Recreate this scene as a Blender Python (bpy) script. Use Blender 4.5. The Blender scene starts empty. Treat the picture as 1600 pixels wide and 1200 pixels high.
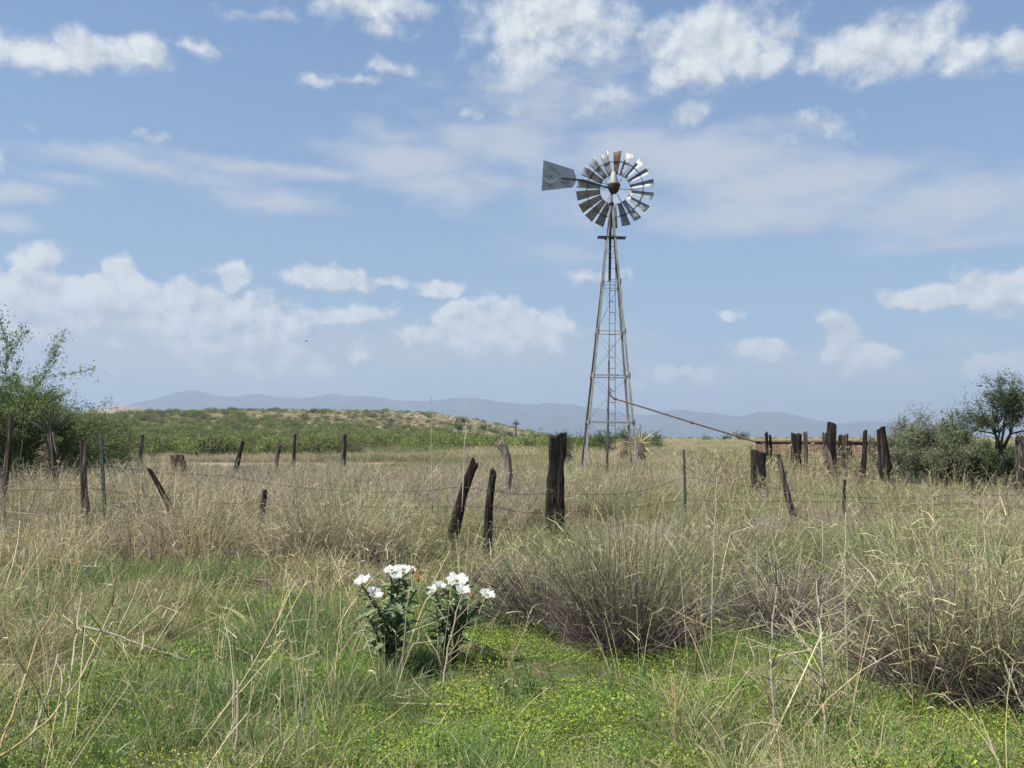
import bpy, bmesh, math, random
import numpy as np
from mathutils import Vector, Matrix, Euler

S = bpy.context.scene
COL = S.collection
R = math.radians
PI = math.pi

# ------------------------------------------------------------------ camera, sun, sky, exposure
F_PX, PW, PH, HZ, EYE = 1350.0, 1600, 1200, 683.0, 1.5
PITCH = math.atan((HZ - PH / 2) / F_PX)
cam_d = bpy.data.cameras.new('camera')
cam = bpy.data.objects.new('camera', cam_d)
COL.objects.link(cam)
cam.location = (0, 0, EYE)
cam.rotation_euler = (PI / 2 + PITCH, 0, 0)
cam_d.sensor_width = 36
cam_d.lens = 36 * F_PX / PW
cam_d.clip_start = 0.05
cam_d.clip_end = 40000
S.camera = cam

SUN = Vector((-0.40, -0.28, 0.87)).normalized()
sun_d = bpy.data.lights.new('sun', 'SUN')
sun_d.energy = 5.0
sun_d.angle = R(0.53)
sun_d.color = (1.0, 0.955, 0.88)
sun = bpy.data.objects.new('sun', sun_d)
COL.objects.link(sun)
sun.rotation_euler = SUN.to_track_quat('Z', 'Y').to_euler()
sun.location = (0, 0, 40)

S.view_settings.view_transform = 'Standard'
S.view_settings.look = 'None'
EXPO = 0.83
S.view_settings.exposure = EXPO
S.view_settings.gamma = 1.0
S.view_settings.use_curve_mapping = False
S.render.engine = 'CYCLES'
cy = S.cycles
cy.max_bounces = 6
cy.diffuse_bounces = 3
cy.glossy_bounces = 2
cy.transmission_bounces = 4
cy.transparent_max_bounces = 6
cy.volume_bounces = 0
cy.use_denoising = True
cy.denoiser = 'OPENIMAGEDENOISE'
cy.denoising_input_passes = 'RGB_ALBEDO_NORMAL'
cy.denoising_prefilter = 'ACCURATE'
cy.sample_clamp_indirect = 4.0
cy.caustics_reflective = False
cy.caustics_refractive = False


def pix_dir(px, py):
    xc, yc = (px - PW / 2) / F_PX, (PH / 2 - py) / F_PX
    c, s = math.cos(PITCH), math.sin(PITCH)
    return Vector((xc, c - yc * s, s + yc * c))


def P(px, py, d):
    v = pix_dir(px, py)
    v = v * (d / v.y)
    return Vector((v.x, v.y, v.z + EYE))


def azel(px, py):
    v = pix_dir(px, py).normalized()
    return math.atan2(v.x, v.y), math.asin(v.z)


class NT:
    """small helper to write node trees"""

    def __init__(self, tree):
        self.t = tree
        self.n = tree.nodes
        self.l = tree.links

    def new(self, typ, **kw):
        n = self.n.new(typ)
        for k, v in kw.items():
            setattr(n, k, v)
        return n

    def put(self, sock, v):
        if isinstance(v, bpy.types.NodeSocket):
            self.l.new(v, sock)
        elif v is not None:
            sock.default_value = v

    def m(self, op, a, b=None, c=None, clamp=False):
        n = self.new('ShaderNodeMath', operation=op, use_clamp=clamp)
        self.put(n.inputs[0], a)
        if b is not None: self.put(n.inputs[1], b)
        if c is not None: self.put(n.inputs[2], c)
        return n.outputs[0]

    def vm(self, op, a, b=None):
        n = self.new('ShaderNodeVectorMath', operation=op)
        self.put(n.inputs[0], a)
        if b is not None: self.put(n.inputs[1], b)
        return n.outputs['Value'] if op in ('LENGTH', 'DOT_PRODUCT') else n.outputs[0]

    def noise(self, vec, scale, detail=4, rough=0.55, lac=2.0, dist=0.0, dim='3D'):
        n = self.new('ShaderNodeTexNoise', noise_dimensions=dim)
        self.put(n.inputs['Vector'], vec)
        n.inputs['Scale'].default_value = scale
        n.inputs['Detail'].default_value = detail
        n.inputs['Roughness'].default_value = rough
        n.inputs['Lacunarity'].default_value = lac
        n.inputs['Distortion'].default_value = dist
        return n

    def ramp(self, fac, stops, interp='LINEAR'):
        n = self.new('ShaderNodeValToRGB')
        n.color_ramp.interpolation = interp
        e = n.color_ramp.elements
        while len(e) < len(stops): e.new(0.5)
        for i, (p, c) in enumerate(stops):
            e[i].position = p
            e[i].color = (*c, 1) if len(c) == 3 else c
        self.put(n.inputs[0], fac)
        return n.outputs[0]

    def mix(self, fac, a, b, blend='MIX'):
        n = self.new('ShaderNodeMix', data_type='RGBA', blend_type=blend)
        n.clamp_factor = True
        self.put(n.inputs['Factor'], fac)
        for s, v in ((n.inputs[6], a), (n.inputs[7], b)):
            if isinstance(v, tuple) and len(v) == 3: v = (*v, 1)
            self.put(s, v)
        return n.outputs[2]

    def mr(self, v, a, b, c=0.0, d=1.0, smooth=True):
        n = self.new('ShaderNodeMapRange', interpolation_type='SMOOTHSTEP' if smooth else 'LINEAR')
        self.put(n.inputs['Value'], v)
        for k, x in (('From Min', a), ('From Max', b), ('To Min', c), ('To Max', d)):
            self.put(n.inputs[k], x)
        return n.outputs[0]


# ---- sky: physical sky with procedural clouds at infinity, all in world directions
W = bpy.data.worlds.new('World')
S.world = W
W.use_nodes = True
W.node_tree.nodes.clear()
w = NT(W.node_tree)
SKY_STR = 0.07
SK = 2 ** -EXPO  # the sky's own colours below are written as they appear at this exposure
sky = w.new('ShaderNodeTexSky', sky_type='NISHITA')
sky.sun_disc = False
sky.sun_elevation = math.asin(SUN.z)
sky.sun_rotation = math.atan2(SUN.x, SUN.y)
sky.altitude = 1300
sky.air_density = 1.0
sky.dust_density = 0.6
sky.ozone_density = 2.0
tc = w.new('ShaderNodeTexCoord')
sp = w.new('ShaderNodeSeparateXYZ')
w.put(sp.inputs[0], tc.outputs['Generated'])
AZ = w.m('ARCTAN2', sp.outputs[0], sp.outputs[1])
EL = w.m('ARCSINE', sp.outputs[2])
cb = w.new('ShaderNodeCombineXYZ')
w.put(cb.inputs[0], AZ)
w.put(cb.inputs[1], EL)
V0 = cb.outputs[0]
warp = w.noise(V0, 14, 3, 0.6)
V1 = w.vm('ADD', V0, w.vm('MULTIPLY', w.vm('SUBTRACT', warp.outputs['Color'], (0.5, 0.5, 0.5)), (0.05, 0.03, 0)))


def blobs(lst, vec, grow_=1.0):
    acc = None
    for px, py, rx, ry, s in lst:
        a, e = azel(px, py)
        a1, _ = azel(px + rx * grow_, py)
        _, e1 = azel(px, py - ry * grow_)
        q = w.vm('MULTIPLY', w.vm('SUBTRACT', vec, (a, e, 0)), (1 / abs(a1 - a), 1 / abs(e1 - e), 0))
        L = w.vm('LENGTH', q)
        v = w.m('MULTIPLY_ADD', L, -s, s)
        acc = v if acc is None else w.m('MAXIMUM', acc, v)
    return acc


CUM = [(50, 80, 110, 30, 1), (150, 82, 100, 32, 1), (225, 82, 55, 30, 1), (305, 74, 48, 13, .5),
       (850, 30, 120, 80, 1), (820, 90, 70, 48, .9), (930, 40, 70, 60, .7), (960, 160, 45, 25, .35),
       (1120, 65, 125, 65, 1.05), (1080, 105, 70, 45, 1), (1190, 95, 65, 25, .7), (1380, 72, 135, 50, 1), (1330, 80, 80, 40, .9), (1500, 85, 60, 32, .8), (1580, 80, 80, 34, .9),
       (1078, 182, 40, 20, .5), (570, 12, 85, 32, .7), (590, 40, 50, 22, .6), (505, 128, 34, 11, .5), (560, 125, 60, 10, .45), (610, 108, 50, 15, .5), (405, 24, 55, 11, .42), (735, 180, 22, 12, .4), (795, 172, 30, 14, .4),
       (190, 432, 34, 42, 1.15), (182, 470, 95, 50, 1.1), (368, 432, 30, 36, 1.1), (60, 455, 85, 40, 1.1), (255, 465, 70, 34, 1), (330, 480, 100, 40, 1), (60, 470, 70, 45, .9), (10, 470, 45, 40, .9), (270, 500, 150, 40, .9), (100, 510, 140, 40, .7),
       (500, 492, 60, 20, .8), (440, 500, 60, 35, .7), (515, 432, 65, 20, .9), (600, 440, 60, 14, .7), (692, 449, 55, 14, .7), (70, 408, 55, 24, .45),
       (770, 515, 115, 45, .9), (720, 500, 50, 30, .9), (800, 500, 60, 28, .9), (660, 525, 50, 20, .7), (585, 486, 40, 14, .4),
       (1450, 460, 65, 22, .9), (1560, 455, 75, 42, .9), (1325, 530, 50, 40, .8), (1340, 550, 65, 28, .8), (1195, 550, 45, 22, .8), (1570, 565, 75, 30, .6), (1130, 494, 40, 12, .4), (920, 430, 40, 12, .3),
       (240, 215, 28, 11, .5), (32, 196, 22, 8, .35), (1280, 195, 55, 22, .35), (1050, 590, 80, 20, .4), (420, 540, 160, 40, .5),
       (-300, 200, 260, 80, .9), (1900, 160, 240, 90, .9), (2000, 520, 250, 60, .9), (-350, 500, 260, 70, .9), (500, -250, 260, 120, .9), (1250, -320, 300, 130, .9)]
VEIL = [(640, 250, 150, 38, .8), (700, 285, 120, 40, .7), (780, 235, 160, 50, .7), (230, 258, 200, 22, .6), (440, 262, 220, 16, .6), (110, 278, 70, 14, .4), (430, 312, 110, 22, .6), (30, 300, 60, 22, .6), (15, 350, 50, 16, .5),
        (1110, 250, 210, 60, .9), (1230, 290, 240, 50, .8), (1460, 320, 240, 55, .8), (1200, 335, 330, 34, .7), (960, 320, 150, 50, .5), (870, 150, 170, 70, .4), (980, 230, 140, 50, .6), (600, 210, 60, 20, .5),
        (1480, 380, 160, 12, .35), (830, 395, 90, 20, .25), (300, 560, 500, 70, .75), (0, 540, 300, 80, .7), (760, 555, 260, 60, .6), (1300, 590, 400, 50, .45)]
mc = blobs(CUM, V1, 1.14)
n1 = w.noise(V0, 24, 7, 0.58)
n1b = w.noise(w.vm('ADD', V0, (-0.007, 0.013, 0)), 24, 7, 0.58)
dc = w.m('MULTIPLY_ADD', w.m('SUBTRACT', n1.outputs['Fac'], 0.5), 1.9, w.m('MINIMUM', mc, 0.75))
den = w.mr(dc, w.m('MULTIPLY_ADD', EL, -0.34, 0.05), w.m('MULTIPLY_ADD', EL, 1.1, 0.22))
mv = blobs(VEIL, V1)
nv = w.noise(w.vm('MULTIPLY', V0, (0.55, 1.5, 1)), 18, 7, 0.6)
dv = w.m('MULTIPLY_ADD', w.m('SUBTRACT', nv.outputs['Fac'], 0.5), 1.5, mv)
denv = w.mr(dv, -0.24, 0.68, 0.0, 0.80)
relief = w.m('SUBTRACT', n1.outputs['Fac'], n1b.outputs['Fac'])
lit = w.m('MULTIPLY_ADD', relief, 3.4, 0.66, clamp=True)
lit = w.m('SUBTRACT', lit, w.mr(dc, 0.4, 1.3, 0.0, 0.20), clamp=True)
BIG = [c for c in CUM if c[2] >= 55 and c[4] >= .8 and -50 < c[0] < 1650]
mup = blobs(BIG, w.vm('ADD', V1, (-0.006, 0.017, 0)), 1.14)
m0 = blobs(BIG, V1, 1.14)
base_ = w.m('MULTIPLY', w.m('MAXIMUM', w.m('SUBTRACT', w.m('MINIMUM', mup, 1.0), m0), 0.0), 0.85)
lit = w.m('SUBTRACT', w.m('ADD', lit, 0.10), base_, clamp=True)
ccol = w.mix(lit, (0.48, 0.515, 0.59), (0.83, 0.835, 0.84))
# thin air near the horizon is paler
hz = w.m('POWER', 2.718, w.m('MULTIPLY', w.m('MAXIMUM', EL, 0.0), -2.7))
skyc = w.vm('MULTIPLY', sky.outputs[0], (SKY_STR / SK * 0.90, SKY_STR / SK * 1.17, SKY_STR / SK * 1.34))
skyc = w.mix(w.m('MULTIPLY', hz, 0.92), skyc, (0.345, 0.38, 0.415))
# distant clouds sink into the same pale air
far = w.m('MULTIPLY', hz, 0.20)
skyc = w.mix(denv, skyc, w.mix(far, (0.60, 0.62, 0.68), (0.38, 0.40, 0.44)))
skyc = w.mix(w.m('MULTIPLY', den, 0.93), skyc, w.mix(far, ccol, (0.50, 0.51, 0.53)))
bg = w.new('ShaderNodeBackground')
w.put(bg.inputs['Color'], w.vm('MULTIPLY', skyc, (1.04 * SK / SKY_STR, 1.075 * SK / SKY_STR, 1.085 * SK / SKY_STR)))
bg.inputs['Strength'].default_value = SKY_STR
wo = w.new('ShaderNodeOutputWorld')
w.put(wo.inputs[0], bg.outputs[0])
W.cycles.sampling_method = 'MANUAL'
W.cycles.sample_map_resolution = 512


# ------------------------------------------------------------------ helpers
def tag(o, label=None, cat=None, group=None, kind=None):
    if label: o['label'] = label
    if cat: o['category'] = cat
    if group: o['group'] = group
    if kind: o['kind'] = kind
    return o


def empty(name, loc=(0, 0, 0), rz=0.0):
    o = bpy.data.objects.new(name, None)
    o.empty_display_size = 0.2
    o.location = loc
    o.rotation_euler = (0, 0, rz)
    COL.objects.link(o)
    return o


def hash2(ix, iy, seed):
    h = (ix.astype(np.int64) * 374761393 + iy.astype(np.int64) * 668265263 + seed * 974711) & 0x7fffffff
    h = ((h ^ (h >> 13)) * 1274126177) & 0x7fffffff
    return ((h ^ (h >> 16)) & 0xffff) / 65535.0


def vnoise(x, y, seed=0):
    x = np.asarray(x, float); y = np.asarray(y, float)
    ix, iy = np.floor(x), np.floor(y)
    fx, fy = x - ix, y - iy
    fx = fx * fx * (3 - 2 * fx); fy = fy * fy * (3 - 2 * fy)
    a, b = hash2(ix, iy, seed), hash2(ix + 1, iy, seed)
    c, d = hash2(ix, iy + 1, seed), hash2(ix + 1, iy + 1, seed)
    return (a * (1 - fx) + b * fx) * (1 - fy) + (c * (1 - fx) + d * fx) * fy


def fbm(x, y, seed=0, o=4):
    t, a, s = 0.0, 0.5, 0.0
    for i in range(o):
        t = t + a * vnoise(np.asarray(x) * 2 ** i, np.asarray(y) * 2 ** i, seed + i * 17)
        s += a; a *= 0.5
    return t / s


class MB:
    """collects vertices, faces and vertex colours for ONE mesh object"""

    def __init__(self):
        self.V, self.F, self.C, self.n = [], [], [], 0

    def add(self, v, f, c=None):
        v = np.asarray(v, float).reshape(-1, 3)
        if c is None: c = np.ones((len(v), 3)) * 0.5
        c = np.asarray(c, float)
        if c.ndim == 1: c = np.tile(c, (len(v), 1))
        self.V.append(v); self.C.append(c)
        if isinstance(f, np.ndarray):
            self.F.append(f + self.n)
        else:
            self.F.append([[i + self.n for i in q] for q in f])
        self.n += len(v)
        return self

    def tube(self, pts, rad, sides=8, c=None, cap=True):
        pts = [Vector(p) for p in pts]
        n = len(pts)
        if np.isscalar(rad): rad = [rad] * n
        V, Fc = [], []
        up = None
        for i, p in enumerate(pts):
            t = (pts[min(i + 1, n - 1)] - pts[max(i - 1, 0)]).normalized()
            if up is None:
                up = t.orthogonal().normalized()
            else:
                up = (up - t * up.dot(t))
                up = up.normalized() if up.length > 1e-6 else t.orthogonal().normalized()
            b = t.cross(up)
            for k in range(sides):
                a = 2 * PI * k / sides
                V.append(p + (up * math.cos(a) + b * math.sin(a)) * rad[i])
        for i in range(n - 1):
            for k in range(sides):
                k2 = (k + 1) % sides
                Fc.append([i * sides + k, i * sides + k2, (i + 1) * sides + k2, (i + 1) * sides + k])
        if cap:
            Fc.append(list(range(sides))[::-1])
            Fc.append([(n - 1) * sides + k for k in range(sides)])
        return self.add([tuple(v) for v in V], Fc, c)

    def beam(self, a, b, wx, wy=None, c=None, upv=(0, 0, 1)):
        """rectangular bar from a to b"""
        wy = wy or wx
        a, b = Vector(a), Vector(b)
        t = (b - a).normalized()
        u = t.cross(Vector(upv))
        u = u.normalized() if u.length > 1e-4 else t.orthogonal().normalized()
        v = u.cross(t)
        V = []
        for p in (a, b):
            for su, sv in ((-1, -1), (1, -1), (1, 1), (-1, 1)):
                V.append(tuple(p + u * su * wx / 2 + v * sv * wy / 2))
        return self.add(V, [[0, 3, 2, 1], [4, 5, 6, 7], [0, 1, 5, 4], [1, 2, 6, 5], [2, 3, 7, 6], [3, 0, 4, 7]], c)

    def angle_iron(self, a, b, wdt, th, ux, uy, c=None):
        """L section leg; ux, uy: directions of the two flanges"""
        a, b = Vector(a), Vector(b)
        ux, uy = Vector(ux), Vector(uy)
        prof = [(0, 0), (wdt, 0), (wdt, th), (th, th), (th, wdt), (0, wdt)]
        V = [tuple(p + ux * i + uy * j) for p in (a, b) for i, j in prof]
        Fc = [[i, (i + 1) % 6, 6 + (i + 1) % 6, 6 + i] for i in range(6)] + [[5, 4, 3, 2, 1, 0], [6, 7, 8, 9, 10, 11]]
        return self.add(V, Fc, c)

    def lathe(self, prof, sides=16, c=None, sx=1.0, sy=1.0):
        V, Fc = [], []
        n = len(prof)
        for r, z in prof:
            for k in range(sides):
                a = 2 * PI * k / sides
                V.append((r * sx * math.cos(a), r * sy * math.sin(a), z))
        for i in range(n - 1):
            for k in range(sides):
                k2 = (k + 1) % sides
                Fc.append([i * sides + k, i * sides + k2, (i + 1) * sides + k2, (i + 1) * sides + k])
        return self.add(V, Fc, c)

    def build(self, name, mat, parent=None, smooth=False, link=True, loc=None):
        V = np.concatenate(self.V); C = np.concatenate(self.C)
        me = bpy.data.meshes.new(name)
        if all(isinstance(f, np.ndarray) and f.shape[1] == self.F[0].shape[1] for f in self.F):
            Fa = np.concatenate(self.F)
            k = Fa.shape[1]
            me.vertices.add(len(V)); me.vertices.foreach_set('co', V.astype(np.float32).ravel())
            me.loops.add(Fa.size); me.loops.foreach_set('vertex_index', Fa.astype(np.int32).ravel())
            me.polygons.add(len(Fa)); me.polygons.foreach_set('loop_start', np.arange(0, Fa.size, k, dtype=np.int32))
            me.update(calc_edges=True)
        else:
            fl = []
            for f in self.F: fl += f.tolist() if isinstance(f, np.ndarray) else f
            me.from_pydata([tuple(v) for v in V], [], fl)
            me.update()
        at = me.color_attributes.new('Col', 'FLOAT_COLOR', 'POINT')
        at.data.foreach_set('color', np.concatenate([C, np.ones((len(C), 1))], 1).astype(np.float32).ravel())
        me.polygons.foreach_set('use_smooth', [smooth] * len(me.polygons))
        if mat: me.materials.append(mat)
        o = bpy.data.objects.new(name, me)
        if link: COL.objects.link(o)
        if parent is not None: o.parent = parent
        if loc is not None: o.location = loc
        return o


def vec_blades(rng, root, L, Wd, lean, az, bend, cb_, ct, seg=4, tipw=0.15, kink=0.0, cm=None, curl=0.0):
    """many ribbon blades at once -> verts, quads, colours"""
    n = len(L)
    root = np.asarray(root, float)
    ts = np.linspace(0, 1, seg + 1)
    pos = np.zeros((n, seg + 1, 3)); pos[:, 0] = root
    dirs = np.zeros((n, seg + 1, 3))
    ex = np.zeros((n, seg + 1))
    if kink > 0:
        ks = rng.integers(1, seg + 1, n)
        ka = np.where(rng.random(n) < kink, rng.uniform(0.5, 1.7, n), 0)
        ex = np.where(np.arange(seg + 1)[None] >= ks[:, None], ka[:, None], 0)
    for i in range(seg + 1):
        th = lean + bend * ts[i] ** 1.3 + ex[:, i]
        a = az + curl * ts[i] * rng.standard_normal(n)
        dirs[:, i] = np.stack([np.sin(th) * np.cos(a), np.sin(th) * np.sin(a), np.cos(th)], 1)
        if i: pos[:, i] = pos[:, i - 1] + dirs[:, i] * (L / seg)[:, None]
    rv = rng.standard_normal((n, 3)); rv[:, 2] *= 0.3
    side = np.cross(dirs, rv[:, None, :])
    side /= np.linalg.norm(side, axis=2, keepdims=True) + 1e-9
    prof = 1 - (1 - tipw) * ts ** 1.6
    off = side * (Wd[:, None] * prof[None] * 0.5)[:, :, None]
    V = np.stack([pos - off, pos + off], 2).reshape(-1, 3)
    b = (np.arange(n) * (seg + 1) * 2)[:, None] + (np.arange(seg) * 2)[None]
    b = b.reshape(-1)
    Fq = np.stack([b, b + 1, b + 3, b + 2], 1)
    tt = ts[None, :, None]
    if cm is None:
        c = cb_[:, None] * (1 - tt) + ct[:, None] * tt
    else:
        c = np.where(tt < 0.5, cb_[:, None] * (1 - 2 * tt) + cm[:, None] * 2 * tt, cm[:, None] * (2 - 2 * tt) + ct[:, None] * (2 * tt - 1))
    C = np.repeat(c, 2, axis=1).reshape(-1, 3) if c.shape[1] == seg + 1 else None
    return V, Fq, C, pos, dirs


def pick(rng, cols, n, jit=0.18):
    cols = np.asarray(cols, float)
    c = cols[rng.integers(0, len(cols), n)]
    return np.clip(c * (1 + jit * rng.standard_normal((n, 1))), 0.01, 0.9)


# ------------------------------------------------------------------ materials
def mat_new(name):
    m = bpy.data.materials.new(name)
    m.use_nodes = True
    m.node_tree.nodes.clear()
    t = NT(m.node_tree)
    out = t.new('ShaderNodeOutputMaterial')
    return m, t, out


def mat_veg(name, transl=0.3, rough=0.6, spec=0.25, var=0.25, gain=1.0, huevar=0.0):
    m, t, out = mat_new(name)
    at = t.new('ShaderNodeAttribute', attribute_name='Col')
    oi = t.new('ShaderNodeObjectInfo')
    hs = t.new('ShaderNodeHueSaturation')
    t.put(hs.inputs['Color'], at.outputs['Color'])
    t.put(hs.inputs['Value'], t.m('MULTIPLY_ADD', oi.outputs['Random'], 2 * var * gain, (1 - var) * gain))
    if huevar:
        r2 = t.m('FRACT', t.m('MULTIPLY', oi.outputs['Random'], 37.7))
        t.put(hs.inputs['Hue'], t.m('MULTIPLY_ADD', r2, 2 * huevar, 0.5 - huevar))
    b = t.new('ShaderNodeBsdfPrincipled')
    t.put(b.inputs['Base Color'], hs.outputs[0])
    b.inputs['Roughness'].default_value = rough
    b.inputs['Specular IOR Level'].default_value = spec
    tr = t.new('ShaderNodeBsdfTranslucent')
    t.put(tr.inputs['Color'], hs.outputs[0])
    mx = t.new('ShaderNodeMixShader')
    mx.inputs[0].default_value = transl
    t.put(mx.inputs[1], b.outputs[0]); t.put(mx.inputs[2], tr.outputs[0])
    t.put(out.inputs[0], mx.outputs[0])
    return m


def mat_surf(name, stops, scale=(1, 1, 1), nscale=6, detail=6, rough=0.8, metal=0.0, bump=0.4, bdist=0.02, spec=0.3, rust=None, rustscale=3, rustlo=0.5, rusthi=0.62, usecol=False):
    m, t, out = mat_new(name)
    tc_ = t.new('ShaderNodeTexCoord')
    mp = t.new('ShaderNodeMapping')
    mp.inputs['Scale'].default_value = scale
    t.put(mp.inputs[0], tc_.outputs['Object'])
    nz = t.noise(mp.outputs[0], nscale, detail, 0.6)
    c = t.ramp(nz.outputs['Fac'], stops)
    if usecol:
        at = t.new('ShaderNodeAttribute', attribute_name='Col')
        c = t.mix(1.0, c, at.outputs['Color'], 'MULTIPLY')
    b = t.new('ShaderNodeBsdfPrincipled')
    b.inputs['Metallic'].default_value = metal
    b.inputs['Roughness'].default_value = rough
    b.inputs['Specular IOR Level'].default_value = spec
    if rust:
        n2 = t.noise(tc_.outputs['Object'], rustscale, 6, 0.65)
        f = t.mr(n2.outputs['Fac'], rustlo, rusthi)
        c = t.mix(f, c, rust)
        if metal > 0: t.put(b.inputs['Metallic'], t.m('MULTIPLY_ADD', f, -metal, metal))
    t.put(b.inputs['Base Color'], c)
    if bump:
        bp = t.new('ShaderNodeBump')
        bp.inputs['Strength'].default_value = bump
        bp.inputs['Distance'].default_value = bdist
        t.put(bp.inputs['Height'], nz.outputs['Fac'])
        t.put(b.inputs['Normal'], bp.outputs[0])
    t.put(out.inputs[0], b.outputs[0])
    return m


M_STRAW = mat_veg('dry_grass_blades', 0.30, 0.55, 0.3, 0.22, 1.0, 0.012)
M_GREEN = mat_veg('green_grass_blades', 0.35, 0.5, 0.3, 0.25, 1.0, 0.015)
M_MAT = mat_veg('ground_cover_leaves', 0.3, 0.55, 0.25, 0.38, 1.0, 0.022)
M_LEAF = mat_veg('shrub_leaves', 0.3, 0.6, 0.2, 0.0)
M_SCRUB = mat_veg('scrub_leaves', 0.25, 0.7, 0.15, 0.30, 1.0, 0.012)
M_PETAL = mat_veg('petals', 0.45, 0.55, 0.2, 0.0)
M_BARK = mat_surf('bark', [(0.3, (0.035, 0.028, 0.022)), (0.7, (0.11, 0.09, 0.07))], (1, 1, .25), 30, bump=0.6)
M_TIE = mat_surf('creosoted_wood', [(0.28, (0.006, 0.005, 0.004)), (0.52, (0.019, 0.014, 0.011)), (0.74, (0.10, 0.08, 0.064))], (1, 1, .07), 26, 8, rough=0.85, bump=0.9, bdist=0.03, spec=0.15)
M_TIE2 = mat_surf('weathered_brown_wood', [(0.28, (0.012, 0.009, 0.007)), (0.5, (0.05, 0.038, 0.030)), (0.66, (0.22, 0.19, 0.16))], (1, 1, .07), 26, 8, rough=0.9, bump=0.9, bdist=0.03, spec=0.15)
M_GREY = mat_surf('bare_grey_wood', [(0.25, (0.07, 0.055, 0.042)), (0.55, (0.20, 0.165, 0.13)), (0.8, (0.34, 0.30, 0.25))], (1, 1, .08), 24, 8, rough=0.9, bump=0.9, bdist=0.03, spec=0.15)
M_GALV = mat_surf('galvanised_sheet', [(0.3, (0.24, 0.25, 0.25)), (0.7, (0.42, 0.425, 0.415))], (1, 1, 1), 5, 6, rough=0.42, metal=0.45, bump=0.05, spec=0.4, rust=(0.16, 0.085, 0.045), rustscale=2.2, rustlo=0.56, rusthi=0.72)
M_GALVR = mat_surf('rust_stained_sheet', [(0.3, (0.055, 0.036, 0.026)), (0.7, (0.15, 0.115, 0.09))], (1, 1, 1), 4, 6, rough=0.6, metal=0.2, bump=0.05, rust=(0.065, 0.036, 0.022), rustscale=2.0, rustlo=0.4, rusthi=0.6)
M_TOWER = mat_surf('weathered_steel', [(0.3, (0.16, 0.15, 0.14)), (0.7, (0.33, 0.32, 0.30))], (1, 1, .4), 6, 6, rough=0.55, metal=0.25, bump=0.1, rust=(0.12, 0.075, 0.055), rustscale=1.3, rustlo=0.55, rusthi=0.70)
M_DARK = mat_surf('dark_steel', [(0.3, (0.035, 0.034, 0.036)), (0.7, (0.09, 0.085, 0.085))], (1, 1, .4), 6, 6, rough=0.6, metal=0.3, bump=0.1)
M_PIPE = mat_surf('grey_pipe', [(0.3, (0.13, 0.14, 0.15)), (0.7, (0.25, 0.265, 0.27))], (1, 1, .3), 5, 6, rough=0.5, metal=0.3, bump=0.1, rust=(0.10, 0.06, 0.045), rustscale=1.5, rustlo=0.55, rusthi=0.7)
M_RUST = mat_surf('rusted_iron', [(0.25, (0.055, 0.030, 0.022)), (0.6, (0.135, 0.075, 0.055)), (0.85, (0.24, 0.17, 0.14))], (1, 1, .22), 3.5, 8, rough=0.85, bump=0.3, rust=(.055, .035, .028), rustscale=1.1, rustlo=.48, rusthi=.62)
M_GEAR = mat_surf('rusted_gearbox', [(0.25, (0.035, 0.02, 0.013)), (0.6, (0.085, 0.045, 0.03)), (0.85, (0.16, 0.095, 0.06))], (1, 1, 1), 7, 6, rough=0.8, bump=0.3)
M_PALE = mat_surf('pale_hood_metal', [(0.3, (0.24, 0.235, 0.22)), (0.7, (0.34, 0.335, 0.31))], (1, 1, .5), 8, 6, rough=0.55, metal=0.1, bump=0.05, rust=(0.33, 0.25, 0.18), rustscale=6, rustlo=0.58, rusthi=0.75)
M_VANE = mat_surf('tail_sheet', [(0.3, (0.27, 0.295, 0.30)), (0.7, (0.42, 0.44, 0.44))], (1, 1, 1), 5, 8, rough=0.5, metal=0.2, bump=0.05, rust=(0.50, 0.52, 0.50), rustscale=3, rustlo=0.54, rusthi=0.7)
M_PAINT = mat_surf('faded_dark_paint', [(0.3, (0.05, 0.055, 0.065)), (0.7, (0.15, 0.155, 0.165))], (1, 1, 1), 14, 5, rough=0.7, bump=0.0)
M_RING = mat_surf('faded_pale_paint', [(0.3, (0.48, 0.51, 0.50)), (0.7, (0.58, 0.60, 0.59))], (1, 1, 1), 14, 5, rough=0.7, bump=0.0)
M_TPOST = mat_surf('green_steel_post', [(0.3, (0.03, 0.055, 0.05)), (0.7, (0.09, 0.13, 0.115))], (1, 1, .3), 9, 6, rough=0.6, metal=0.1, bump=0.2, rust=(0.09, 0.055, 0.04), rustscale=4, rustlo=0.5, rusthi=0.64)
M_WIRE = mat_surf('rusty_wire', [(0.3, (0.045, 0.036, 0.03)), (0.7, (0.11, 0.085, 0.07))], (1, 1, 1), 9, 3, rough=0.7, metal=0.3, bump=0)
M_ROCK = mat_surf('pale_rock', [(0.3, (0.22, 0.18, 0.15)), (0.7, (0.42, 0.37, 0.32))], (1, 1, 1), 1.4, 6, rough=0.95, bump=0.5, bdist=0.1)
M_MOUNT = mat_surf('mountain_rock', [(0.3, (0.028, 0.032, 0.034)), (0.7, (0.07, 0.072, 0.07))], (1, 1, 1), 0.006, 8, rough=1.0, bump=0)
M_BIRD = mat_surf('feathers', [(0.3, (0.05, 0.04, 0.035)), (0.7, (0.12, 0.10, 0.085))], (1, 1, 1), 30, 4, rough=0.8, bump=0)


# ------------------------------------------------------------------ terrain
CREST = np.array([(-900, 668), (-300, 662), (0, 657), (100, 653), (170, 650), (250, 648), (330, 645), (400, 644), (500, 644), (600, 646), (680, 651), (740, 658), (790, 668), (830, 677), (865, 683), (900, 686), (3000, 686)], float)


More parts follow.
